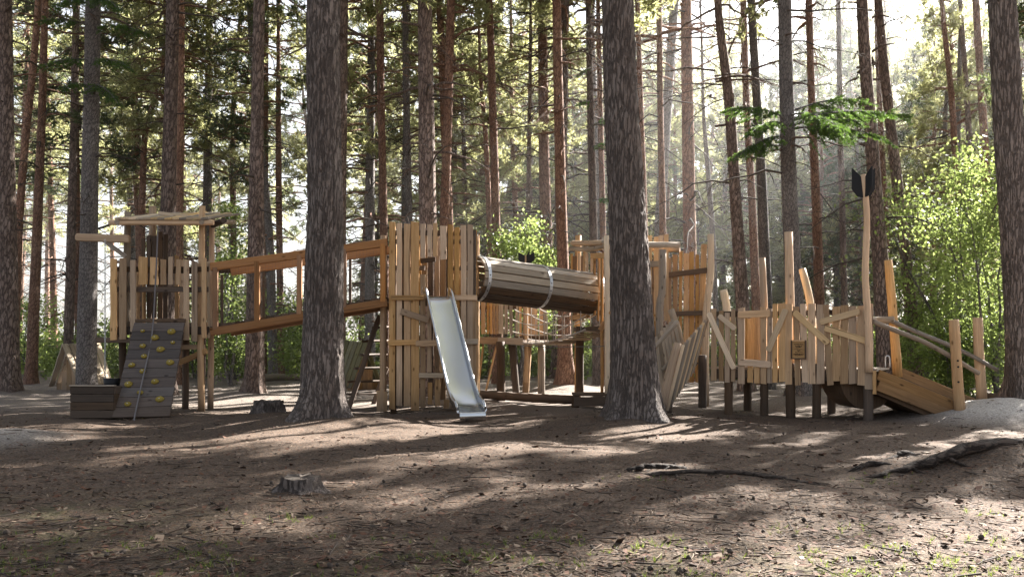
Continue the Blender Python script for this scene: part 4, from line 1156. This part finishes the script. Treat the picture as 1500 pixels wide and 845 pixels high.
# ------------------------------------------------------------------ splayed bow of the play ship
bw = thing('bow_panel', (X(1000, 14.7), 14.6, 0), 'leaning fan of bare slats on a thick slanted stake, near panel of the bow', 'fence')
log('stake', M['tan'], bw, [P(968, 605, 14.35), P(980, 550, 14.35), P(993, 502, 14.35)], .078, .062)
for k in range(12):
    u = k / 11
    tpx, tpy = 1001 + 36 * u, 505 - 40 * u; bx_, by_ = 977 + 37 * u, 601 - 55 * u
    board('slat', M['grey'] if k % 3 else M['pale'], bw, P(bx_, by_, 14.45 + .5 * u), P(tpx, tpy, 14.45 + .5 * u), U(4.6, 14.5), .035, (-.3, -1, 0))
board('rail', M['dark'], bw, P(985, 575, 14.6), P(1020, 530, 15.05), .07, .04)
board('rail', M['dark'], bw, P(996, 530, 14.6), P(1030, 490, 15.05), .07, .04)
bw2 = thing('bow_panel', (X(975, 15.4), 15.4, 0), 'leaning row of grey slats with two round rails, far panel of the play ship bow', 'fence')
for k in range(8):
    u = k / 7
    board('slat', M['grey'], bw2, P(966 + 34 * u, 585 - 62 * u, 15.3), P(957 + 28 * u, 497 - 30 * u, 15.5), U(5, 15.3), .03, (0, -1, 0), end='round')
log('stake', M['grey'], bw2, [P(998, 530, 15.55), P(996, 495, 15.55), P(982.5, 453, 15.55)], .068, .058)
log('rail', M['grey'], bw2, [P(956, 512, 15.2), P(993, 470, 15.2)], .038)
log('rail', M['grey'], bw2, [P(970, 543, 15.1), P(988, 522, 15.1)], .038)
log('stake', M['dark'], bw2, [P(978, 604, 15.0), P(979, 570, 15.0)], .08)

# ------------------------------------------------------------------ palisade walkway (play ship)
ps = thing('palisade_walkway', (X(1160, 14.4), 14.4, 0), 'raised walkway fenced with uneven tan pickets and nailed-on slanting boards', 'walkway')
FA, FB = (X(1045, 14.75), 14.75), (X(1275, 13.45), 13.45)
def YF(px):                                   # depth at which the view ray of a column meets the fence line
    k = (px - 750) / F; dx, dy = FB[0] - FA[0], FB[1] - FA[1]
    t = (k * FA[1] - FA[0]) / (dx - k * dy); return FA[1] + t * dy
fdir = Vector((FB[0] - FA[0], FB[1] - FA[1], 0)).normalized(); fn = Vector((fdir.y, -fdir.x, 0))
if fn.y > 0: fn = -fn
def fp(px, py, off=0): p = P(px, py, YF(px)); return p + fn * off
for px, t, b_, w, dxb in [(1045.5, 452, 557, 7.5, 0), (1056.5, 455, 558, 6.5, 0), (1065.5, 458, 560, 7, 0), (1074, 453, 559, 6, 0), (1086, 451, 562, 9.5, 0), (1099, 536, 560, 7.5, 0), (1108.5, 537, 561, 8, 0),
                          (1118.5, 450, 562, 8, 0), (1127.5, 452, 561, 7, 0), (1135.5, 445, 560, 7, 0), (1146, 444, 559, 9.5, 0), (1155.5, 445, 563, 9, 0), (1166, 449, 564, 8, 3), (1176.5, 445, 560, 8, 3),
                          (1189, 445, 562, 10, 0), (1202, 446, 562, 10, 0), (1209.5, 446, 564, 8, 7), (1225, 449, 558, 9.5, 0), (1237, 447, 562, 10, 0), (1249, 448, 562, 9.5, 0), (1261.5, 448, 564, 9.5, 0), (1273, 445, 570, 10, 0)]:
    board('picket', M['tan'], ps, fp(px + dxb, b_), fp(px, t), U(w, 14) * 1.08, .03, fn)
for a, b_, w in (((1039, 458), (1076, 540), 8), ((1054, 462), (1078, 482), 7.5), ((1082, 461), (1129, 459), 10.5), ((1083, 530), (1130, 534), 10), ((1152, 453), (1126, 514), 9), ((1164, 457), (1214, 503), 9), ((1202, 472), (1260, 456), 9), ((1209, 480), (1275, 501), 9)):
    board('nailed_board', M['pale'] if w < 10 else M['tan'], ps, fp(*a, .035), fp(*b_, .035), U(w, 14), .028, fn, .3, 'round')
for y_, o_ in ((457, -.035), (547, -.035)):
    board('rail', M['dark'], ps, fp(1040, y_ + 3, o_), fp(1279, y_, o_), .09, .045, fn)
NB = 26                                                              # deck boards
for k in range(NB):
    px = 1043 + k * 9.35; p = fp(px, 0, -.06); q = p - fn * 1.15
    board('deck_plank', M['grey'], ps, (p.x, p.y, .76), (q.x, q.y, .76), .125, .03, (0, 0, 1), .2)
p0, p1 = fp(1040, 0, -.08), fp(1279, 0, -.08)
board('beam', M['dark'], ps, (p0.x, p0.y, .66), (p1.x, p1.y, .66), .16, .07, fn)
p0, p1 = fp(1040, 0, -1.15), fp(1279, 0, -1.15)
board('beam', M['dark'], ps, (p0.x, p0.y, .66), (p1.x, p1.y, .66), .16, .07, fn)
for px, by, r in ((1065.5, 611, .070), (1118, 610, .066), (1156.5, 618, .075), (1195, 613, .066), (1271, 619, .072)):
    p = fp(px, 0, -.06); log('post', M['dark'], ps, [(p.x, p.y, -.12), (p.x, p.y, .85)], r)
    if px in (1065.5, 1195):
        q = fp(px, 0, -1.1); log('post', M['dark'], ps, [(q.x, q.y, -.12), (q.x, q.y, .72)], .07)
log('post', M['pale'], ps, [fp(1061, 470, -.16), fp(1059, 445, -.16), fp(1055, 424, -.16)], .068, .062)
log('post', M['tan'], ps, [fp(1118, 540, -.10), fp(1117, 450, -.10), fp(1113.5, 377, -.10)], .062, .052)
log('post', M['tan'], ps, [fp(1156, 540, -.10), fp(1155, 450, -.10), fp(1152.5, 339, -.10)], .070, .064)
log('post', M['pale'], ps, [fp(1186, 540, -.3), fp(1181, 450, -.3), fp(1168, 392, -.3)], .068, .056)
for k in range(14):                                                   # far side pickets
    px = 1060 + k * 5.5 if k < 11 else 1215 + (k - 11) * 18
    p = fp(px, 0, -1.2); board('picket', M['orange'], ps, (p.x, p.y, .6), (p.x, p.y, 1.62 + rb.uniform(-.05, .05)), .075, .03, fn)
p0, p1 = fp(1050, 0, -1.24), fp(1290, 0, -1.24)
log('rail', M['grey'], ps, [(p0.x, p0.y, 1.5), (p1.x, p1.y, 1.56)], .05)
b = MB(); hull = []
for k in range(13):
    a = math.pi * k / 12; hull.append((math.cos(a), -math.sin(a)))
c0 = fp(1262, 0, -.25)
poly = [Vector((c0.x + .05 + c * .42, c0.y, .62 + s * .48)) for c, s in hull]
b.prism(poly, (0, .9, 0)); b.build('hull', M['dark'], ps)

sg = thing('wooden_notice', fp(1171, 512, .05), 'small framed wooden notice with lines of dark writing on the palisade pickets', 'sign')
sc_ = fp(1171, 512, .045); ex = fdir; ez = Vector((0, 0, 1))
def sgp(a, h, o=0): return sc_ + ex * a + ez * h + fn * o
board('panel', M['tan'], sg, sgp(-.105, 0), sgp(.105, 0), .27, .022, fn, .1)
for a, b_ in (((-.112, .14), (.112, .14)), ((-.112, -.14), (.112, -.14)), ((-.108, -.15), (-.108, .15)), ((.108, -.15), (.108, .15))):
    board('frame', M['dark'] if a[1] != .14 else M['tan'], sg, sgp(*a, .012), sgp(*b_, .012), .022, .03, fn, .1)
w = MB(); Rm = Matrix((ex, fn, ez)).transposed()
rw = random.Random(9)
for h, a0, a1, s in ((.085, -.07, .07, .016), (.055, -.05, .05, .02), (.035, -.045, .03, .012), (.005, -.06, .055, .011), (-.015, -.02, .02, .016), (-.04, -.05, .05, .012), (-.07, -.075, .08, .018), (-.09, -.05, .06, .009)):
    a = a0
    while a < a1:
        l = rw.uniform(.008, .022); w.box(sgp(a + l / 2, h + rw.uniform(-.003, .003), .0135), (l, .003, s * rw.uniform(.5, 1)), Rm); a += l + rw.uniform(.003, .007)
w.build('lettering', M['ink'], sg)

def fletch(par, cx, top_, bot_, w, Y):
    """three arrow feathers on a pole, seen as black swallow-tail vanes"""
    c = P(cx, bot_, Y); h = U(bot_ - top_, Y); wd = U(w, Y)
    for az in (0.15, math.pi - .15, -math.pi / 2 + .35):
        d = Vector((math.cos(az), math.sin(az), 0)); b = MB(); t = Vector((-d.y, d.x, 0)) * .022
        prof = [(.03, .0), (.55, .05), (1.0, .30), (1.0, 1.0), (.62, .86), (.03, .62)]
        b.prism([c + d * wd * a - t / 2 + Vector((0, 0, h * z)) for a, z in prof], t); b.build('feather', M['black'], par)
ap = thing('arrow_pole', (X(1270, 13.5), 13.5, 0), 'tall pole like a giant arrow with black feathers at its top', 'pole')
log('shaft', M['tan'], ap, [P(1273, 545, 13.4), P(1272, 480, 13.4), P(1267.5, 400, 13.4), P(1270, 320, 13.4), P(1265, 256, 13.4)], .056, .042)
fletch(ap, 1265.5, 246, 290, 17, 13.4)
log('shaft', M['tan'], af, [P(771, 560, 19.4), P(771, 500, 19.4), P(771, 374, 19.4)], .045, .035)
fletch(af, 771, 369, 386, 12, 19.4)

# ------------------------------------------------------------------ ramp with handrails
rp = thing('ladder_ramp', (X(1350, 14), 14, 0), 'timber ramp with side boards, treads and wavy handrails leading up to the walkway', 'ramp')
YR0, YR1 = 13.42, 14.6
def para(pts, Yp, t, nm, mt):
    b = MB(); b.prism([P(px, py, Yp) for px, py in pts], (0, t, 0)); return b
for nm, Yp, seq in (('side_board', YR0, ((1286, 541), (1286, 572), (1378, 619), (1402, 619), (1402, 588))), ('side_board', YR1, ((1319, 538.5), (1319, 566), (1430, 606), (1452, 606), (1452, 594)))):
    # two long planks edge to edge, grain along the slope
    pa, pb = P(*seq[0], Yp), P(*seq[4], Yp)
    dn = Vector((0, 0, -1)); h0 = (P(*seq[0], Yp) - P(*seq[1], Yp)).z
    o = None
    for k in range(2):
        off = dn * (h0 * (.25 + .5 * k)); d = (pb - pa).normalized()
        q = board('side_board' if o is None else 'plank', M['brown'], rp if o is None else o, pa + off, pb + off + d * .02, h0 * .53 * abs(d.x), .045, (0, -1, 0), .1)
        o = o or q
bt0, bt1 = P(1286, 557, YR0), P(1400, 605, YR0)
for k in range(5):
    u = .16 + k * .19; p = bt0.lerp(bt1, u); board('tread', M['grey'], rp, (p.x, YR0 + .05, p.z + .06), (p.x, YR1 - .03, p.z + .06), .20, .035, (0, 0, 1), .2)
b = MB(); b.prism([P(1284, 570, YR0 + .06), P(1284, 577, YR0 + .06), P(1385, 621, YR0 + .06), P(1392, 615, YR0 + .06)], (0, YR1 - YR0 - .1, 0)); b.build('bottom_board', M['dark'], rp)
o = log('handrail_post', M['tan'], rp, [P(1407, 613, 13.35), P(1402, 545, 13.35), P(1397, 468, 13.35)], .078, .072, 18)
for px, py in ((1399.5, 528), (1400, 537), (1400.5, 559)):
    c = P(px, py, 13.35) + Vector((0, -.078, 0)); h = MB(); h.tube([c, c + Vector((0, .012, 0))], .016, None, 8); h.build('bolt', M['black'], o, False, c)
log('handrail_post', M['tan'], rp, [P(1439, 592, 14.7), P(1434, 520, 14.7), P(1432, 465, 14.7)], .082, .075, 18)
log('handrail_post', M['tan'], rp, [P(1315, 552, 14.6), P(1307, 450, 14.6), P(1301, 381, 14.6)], .078, .062, 18)
log('handrail', M['grey'], rp, [P(1279, 471, 13.42), P(1317, 486, 13.45), P(1352, 500, 13.45), P(1389, 520, 13.45), P(1434, 547, 13.45)], .038, .034)
log('handrail', M['grey'], rp, [P(1297, 466, 14.5), P(1340, 485, 14.55), P(1389, 505, 14.6), P(1425, 522, 14.6), P(1461, 542, 14.6)], .038, .032)
log('rail', M['grey'], rp, [P(1248, 469, 14.6), P(1302, 469, 14.55)], .055)
picket(M['tan'], rp, 1281, 543, 577, 5, 13.36, name='end_post')
h = MB(); h.tube([P(1297, 538, 14.2), P(1297, 524, 14.2), P(1300, 521, 14.2), P(1303, 524, 14.2), P(1303.5, 538, 14.2)], .010, None, 6, 20); h.build('grab_hoop', M['zinc'], rp, True)

# ------------------------------------------------------------------ A-frame huts
def hut(label, ridge0, ridge1, eave_a0, eave_a1, eave_b0, eave_b1, mat, gable_mat, npl):
    r = thing('play_hut', ((ridge0 + ridge1) / 2 * 1.0).to_tuple()[:2] + (0,), label, 'hut')
    for (e0, e1) in ((eave_a0, eave_a1), (eave_b0, eave_b1)):
        o = None; n = (e1 - e0).cross(ridge0 - e0).normalized()
        for k in range(npl):
            u = (k + .5) / npl; wdt = (ridge1 - ridge0).length / npl * .86
            q = board('roof' if o is None else 'plank', mat, r if o is None else o, e0.lerp(e1, u), ridge0.lerp(ridge1, u), wdt, .03, n, .4)
            o = o or q
    o = None
    L, R_ = eave_a0, eave_b0; n = (R_ - L).cross(ridge0 - L).normalized(); ins = (ridge1 - ridge0).normalized() * .22
    for k in range(6):
        u = (k + .5) / 6; x = L.lerp(R_, u) * .96 + (L.lerp(R_, .5)) * .04; hgt = (ridge0.z - L.z) * (1 - abs(u - .5) * 2) * .84
        if hgt < .1: continue
        x = x + ins; base = Vector((x.x, x.y, 0)); topz = min(hgt, .62 * ridge0.z) if k in (2, 3) else hgt
        q = board('gable' if o is None else 'plank', gable_mat, r if o is None else o, base, base + Vector((0, 0, topz + .05)), (R_ - L).length / 6 * .92, .025, n, .3)
        o = o or q
    return r
Yh = 21.0
hut('small A-frame play hut with pale plank roof behind the crate', P(90, 504, Yh), P(148, 503, Yh + .9), P(117, 569, Yh - .4), P(166, 565, Yh + .5), P(70, 566, Yh + .4), P(128, 560, Yh + 1.4), M['stave'], M['tan'], 6)
Yh = 21.5
hut('mossy A-frame play hut seen behind the rung ladder', P(539, 502, Yh), P(500, 498, Yh + .9), P(515, 569, Yh - .2), P(478, 566, Yh + .7), P(561, 566, Yh + .3), P(525, 560, Yh + 1.4), M['mossy'], M['orange'], 6)

# ------------------------------------------------------------------ stumps, roots, logs
def stump(px, py_top, Y, w, wtop, label, seed):
    rng = np.random.default_rng(seed); bx = X(px, Y); bz = G(bx, Y); r = thing('tree_stump', (bx, Y, bz), label, 'stump')
    h = Z(py_top, Y) - bz; n = 56; rings = 16; V = []; Fs = []
    lob = rng.uniform(0, 6.28, 4)
    for i in range(rings):
        u = i / (rings - 1)
        for k in range(n):
            a = 2 * math.pi * k / n; fl = (1 - u) ** 2.2
            rr = U(wtop, Y) / 2 + (U(w, Y) - U(wtop, Y)) / 2 * fl * (.75 + .55 * math.cos(5 * a + lob[0]) + .3 * math.cos(3 * a + lob[1]))
            v = Vector((math.cos(a) * 2.3, math.sin(a) * 2.3, u * 1.2 + seed)); rr *= 1 + .10 * noise.noise(v * 2.6) + .05 * math.sin(17 * a + 2 * math.sin(5 * a))
            z = -.06 + (h + .06) * u + (.06 * h * 6 * noise.noise(Vector((math.cos(a) * 2.2, math.sin(a) * 2.2, seed))) * u)
            V.append((math.cos(a) * rr, math.sin(a) * rr, z))
    for i in range(rings - 1):
        for k in range(n):
            a, b = i * n + k, i * n + (k + 1) % n; Fs.append((a, b, b + n, a + n))
    link('bark', mesh('bark', V, Fs, True), M['bark_main'], r, ORG[r].copy())
    T = V[-n:]; c = (0, 0, h * .96); V2 = [tuple(x * .96 for x in t[:2]) + (t[2] - .004,) for t in T] + [tuple(x * .5 for x in t[:2]) + ((t[2] + c[2]) / 2 + rng.normal() * .006,) for t in T] + [c]
    Fs = [(k, (k + 1) % n, n + (k + 1) % n, n + k) for k in range(n)] + [(n + k, n + (k + 1) % n, 2 * n) for k in range(n)]
    link('cut_top', mesh('cut_top', V2, Fs), M['sawn'], r, ORG[r].copy())
stump(440, 698, 7.0, 108, 56, 'low weathered tree stump with a split rim in the foreground dirt', 3)
stump(393, 587, 13.9, 66, 42, 'tree stump with a flat pale top beside the broad trunk at the mesh bridge', 8)

def root_tube(w, r0, r1, seed, n=70, side=14):
    V, Fs = tube(w, r0, r1, side, .0, n); V2 = []
    for i, v in enumerate(V):
        ring = i // side; u = ring / (n - 1); c = sum((V[ring * side + k] for k in range(side)), Vector()) / side
        tp = min(1, .25 + u * 5, .25 + (1 - u) * 6)
        k = tp * (1 + .5 * noise.noise(c * 2.6 + Vector((seed, 0, 0))) + .16 * noise.noise(Vector((v.x * 4, v.y * 22, v.z * 22 + seed))))
        V2.append(c + Vector((v.x - c.x, v.y - c.y, (v.z - c.z) * .8)) * k)
    return V2, Fs
def root_obj(pts, r0, r1, label, seed, forks=3):
    rng = random.Random(seed)
    w = [Vector((X(px, Y), Y, G(X(px, Y), Y) + dz)) for px, Y, dz in pts]
    sm = spline(w, 24); w = [p + Vector((rng.uniform(-.012, .012), rng.uniform(-.03, .03), 0)) for p in sm]
    V, Fs = root_tube(w, r0, r1, seed)
    for f in range(forks):
        a = rng.randrange(4, 20); p = w[a]; L = rng.uniform(.18, .45); sgn = rng.choice([-1, 1]); dx = rng.choice([-1, 1]) * rng.uniform(.5, 1)
        fp_ = []
        for u in (0, .3, .6, 1):
            x, y = p.x + dx * L * u, p.y + sgn * L * .55 * u ** .8; fp_.append(Vector((x, y, G(x, y) + .012 * (1 - u) - .02 * u + (p.z - G(p.x, p.y)) * (1 - u) ** 2)))
        r = (r0 + (r1 - r0) * a / 23) * rng.uniform(.4, .6)
        v2, f2 = root_tube(fp_, r, r * .4, seed + f, 24, 10); b = len(V); V += v2; Fs += [tuple(q + b for q in g) for g in f2]
    o = Vector(w[0]); me = mesh('tree_root', [v - o for v in V], Fs, True)
    tag(link('tree_root', me, M['root'], None, Matrix.Translation(o)), label, 'root')
root_obj([(905, 8.25, -.02), (945, 8.2, .03), (985, 8.25, .015), (1010, 8.3, -.03)], .024, .036, 'short upper root arching out of the soil in the foreground', 1)
root_obj([(925, 8.0, -.03), (975, 7.85, .02), (1040, 7.9, .035), (1110, 7.75, .02), (1190, 7.6, -.015), (1230, 7.5, -.04)], .022, .032, 'long knobbly tree root lying across the foreground soil', 2)
root_obj([(1235, 7.75, -.03), (1290, 7.8, .01), (1350, 7.9, .03), (1430, 8.0, .05), (1530, 8.2, .0)], .018, .07, 'thick root climbing the dark soil bank beside the picture edge', 4)
root_obj([(1245, 8.1, -.03), (1275, 8.1, .02), (1315, 8.05, -.03)], .02, .028, 'short root loop between the long root and the soil bank', 6)
root_obj([(1305, 8.5, -.03), (1325, 8.5, .03), (1345, 8.45, -.04)], .03, .06, 'knob of root poking up just behind the root loop', 9)
def fallen(pts, r, label, mat, seed):
    random.seed(seed)
    tag(log('fallen_log', M[mat], None, pts, r, r * .85, 14, .06), label, 'log')
fallen([at(362, 26) + Vector((0, 0, .12)), at(445, 27) + Vector((0, 0, .12))], .13, 'pale fallen log lying on the far ground under the mesh bridge', 'grey', 3)
fallen([at(1447, 16.6) + Vector((0, 0, .12)), at(1505, 16.2) + Vector((0, 0, .10))], .11, 'dark fallen log behind the foot of the ramp', 'dark', 4)

def litter():
    rng = np.random.default_rng(4)
    def spots(n, y0=4.1, y1=15.5):
        u = rng.uniform(0, 1, n); Y = 1 / (1 / y0 + (1 / y1 - 1 / y0) * u); px = rng.uniform(-40, 1540, n); return X(px, Y), Y
    # bark chips and leaves
    x, y = spots(22000); n = len(x); z = gh(x, y) + .008
    C = np.stack([x, y, z], 1)
    a = rng.uniform(0, 6.28, n); d = np.stack([np.cos(a), np.sin(a), rng.normal(0, .25, n)], 1); e = np.stack([-np.sin(a), np.cos(a), rng.normal(0, .35, n)], 1)
    s = (rng.gamma(2.0, .0050, n) + .003)[:, None]; V1 = np.stack([C - d * s, C + e * s * .55, C + d * s, C - e * s * .55], 1).reshape(-1, 3) + np.array([0, 0, .004]); F1 = np.arange(4 * n).reshape(n, 4)
    m1 = rng.choice([0, 0, 1, 2, 2], n)
    # twigs
    wp = []; x, y = spots(2600)
    for i in range(len(x)):
        L = rng.gamma(1.8, .045) + .03; a = rng.uniform(0, 6.28); t = np.array([math.cos(a), math.sin(a), rng.normal(0, .06)]); p = np.array([x[i], y[i], G(x[i], y[i]) + .014])
        k = rng.normal(0, .12 * L, 3) * np.array([1, 1, .2])
        wp.append((np.stack([p - t * L / 2, p + k, p + t * L / 2]), rng.uniform(.002, .0065), .002))
    V2, F2 = wood_tubes(wp, 4)
    # cones
    b = MB(); x, y = spots(170)
    for i in range(len(x)):
        b.ball((x[i], y[i], G(x[i], y[i]) + .012), rng.uniform(.009, .019), (1, 1.4, .9), 4, 6, .5)
    V3 = np.array([tuple(v) for v in b.V]); F3 = np.array(b.F)
    V = np.concatenate([V1, V2, V3]); Fs = [F1, F2 + len(V1), F3 + len(V1) + len(V2)]
    me = np_mesh('ground_litter', V, Fs, [m1, rng.choice([0, 1, 3, 3], len(F2) // 8).repeat(8)[:len(F2)], np.full(len(F3), 3)])
    o = link('ground_litter', me, [M['chip'], M['chip_l'], M['chip_r'], M['twig']]); tag(o, 'scatter of twigs, cones and bark chips on the soil', None, None, 'stuff')
    # sparse grass
    x, y = [], []
    for q in range(95):
        u = rng.uniform(); Y = 4.2 + abs(rng.normal(0, .75)); px = rng.uniform(-20, 1520)
        k = rng.integers(2, 13); x += list(X(px, Y) + rng.normal(0, .10, k)); y += list(Y + rng.normal(0, .07, k))
    for px, Y, k in ((955, 7.7, 14), (1290, 7.6, 20), (690, 5.0, 24), (420, 6.0, 14), (980, 4.8, 26), (1420, 4.7, 30), (1180, 5.6, 12)):
        x += list(X(px, Y) + rng.normal(0, .2, k)); y += list(Y + rng.normal(0, .12, k))
    x = np.array(x); y = np.array(y); C = np.stack([x, y, gh(x, y)], 1)
    gv, gf = blades(C, np.repeat(np.array([[0, 0, 1.2]]), len(C), 0), 6, .042, .0045, rng, .6)
    o = link('grass', np_mesh('grass', gv, [gf]), M['grass']); tag(o, 'thin tufts of short green grass in the foreground soil', None, None, 'stuff')
litter()

# sunlit summer haze hanging between the far trunks
yc = random.Random(12)
YCM = {}
for i in range(26):
    px = yc.uniform(640, 1400) if i > 5 else yc.uniform(60, 600); Y = yc.uniform(36, 60); x = X(px, Y); hh = yc.uniform(5.5, 10.5)
    r = thing('young_pine', (x, Y, G(x, Y) - .05), 'bushy young pine low among the far trunks', 'tree', 'young pines low among the far trunks')
    r.rotation_euler = (0, 0, yc.uniform(0, 6.28))
    o = bpy.data.objects.new('trunk', far_trunk(i % 4, 'bark_brown')); COL.objects.link(o); o.parent = r; o.scale = (.5, .5, hh / 18)
    add_crown(r, (0, 0), hh * .16, hh * .84 / [8.5, 9.5, 7.5, 11, 10, 9][i % 6], yc.uniform(.75, 1.05), 'bark_brown', 'needle', i % 6)
def haze():
    m, nt, out = _mat('thin_haze')
    v = nt.nodes.new('ShaderNodeVolumeScatter'); v.inputs['Density'].default_value = .0029; v.inputs['Anisotropy'].default_value = .45
    v.inputs['Color'].default_value = (.97, .98, 1, 1); nt.links.new(v.outputs[0], out.inputs['Volume'])
    b = MB(); b.box((0, 60, 12), (190, 76, 25)); o = b.build('haze', m); tag(o, 'thin sunlit haze between the far trunks', None, None, 'structure')
haze()

# ------------------------------------------------------------------ light, sky, camera
w = bpy.data.worlds.new('World'); SC.world = w; w.use_nodes = True
nt = w.node_tree; bg = nt.nodes['Background']
sky = nt.nodes.new('ShaderNodeTexSky'); sky.sky_type = 'NISHITA'; sky.sun_disc = False
sky.sun_elevation = math.radians(SUN_EL); sky.sun_rotation = math.radians(SUN_AZ)
sky.air_density = 1.0; sky.dust_density = 2.5; sky.ozone_density = 1.0
hs = nt.nodes.new('ShaderNodeHueSaturation'); hs.inputs['Saturation'].default_value = .42
nt.links.new(sky.outputs[0], hs.inputs['Color']); nt.links.new(hs.outputs[0], bg.inputs['Color']); bg.inputs['Strength'].default_value = .26
su = bpy.data.lights.new('sun', 'SUN'); su.energy = 42.0; su.angle = math.radians(.5); su.color = (1, .955, .89)
so = bpy.data.objects.new('sun', su); COL.objects.link(so)
d = Vector((math.sin(math.radians(SUN_AZ)) * math.cos(math.radians(SUN_EL)), math.cos(math.radians(SUN_AZ)) * math.cos(math.radians(SUN_EL)), math.sin(math.radians(SUN_EL))))
so.rotation_euler = d.to_track_quat('Z', 'Y').to_euler(); so.location = d * 60

cam = bpy.data.cameras.new('camera'); co = bpy.data.objects.new('camera', cam); COL.objects.link(co); SC.camera = co
cam.sensor_width = 36; cam.lens = F / 1500 * 36; cam.sensor_fit = 'HORIZONTAL'
cam.shift_y = (HOR - 422.5) / 1500
co.location = (0, 0, EYE); co.rotation_euler = (math.radians(90), 0, 0)
cam.clip_start = .05; cam.clip_end = 3000
SC.view_settings.view_transform = 'Standard'; SC.view_settings.look = 'None'; SC.view_settings.exposure = 0
SC.cycles.use_denoising = True
SC.cycles.max_bounces = 6; SC.cycles.diffuse_bounces = 3; SC.cycles.transmission_bounces = 4; SC.cycles.glossy_bounces = 3
SC.cycles.sample_clamp_indirect = 6
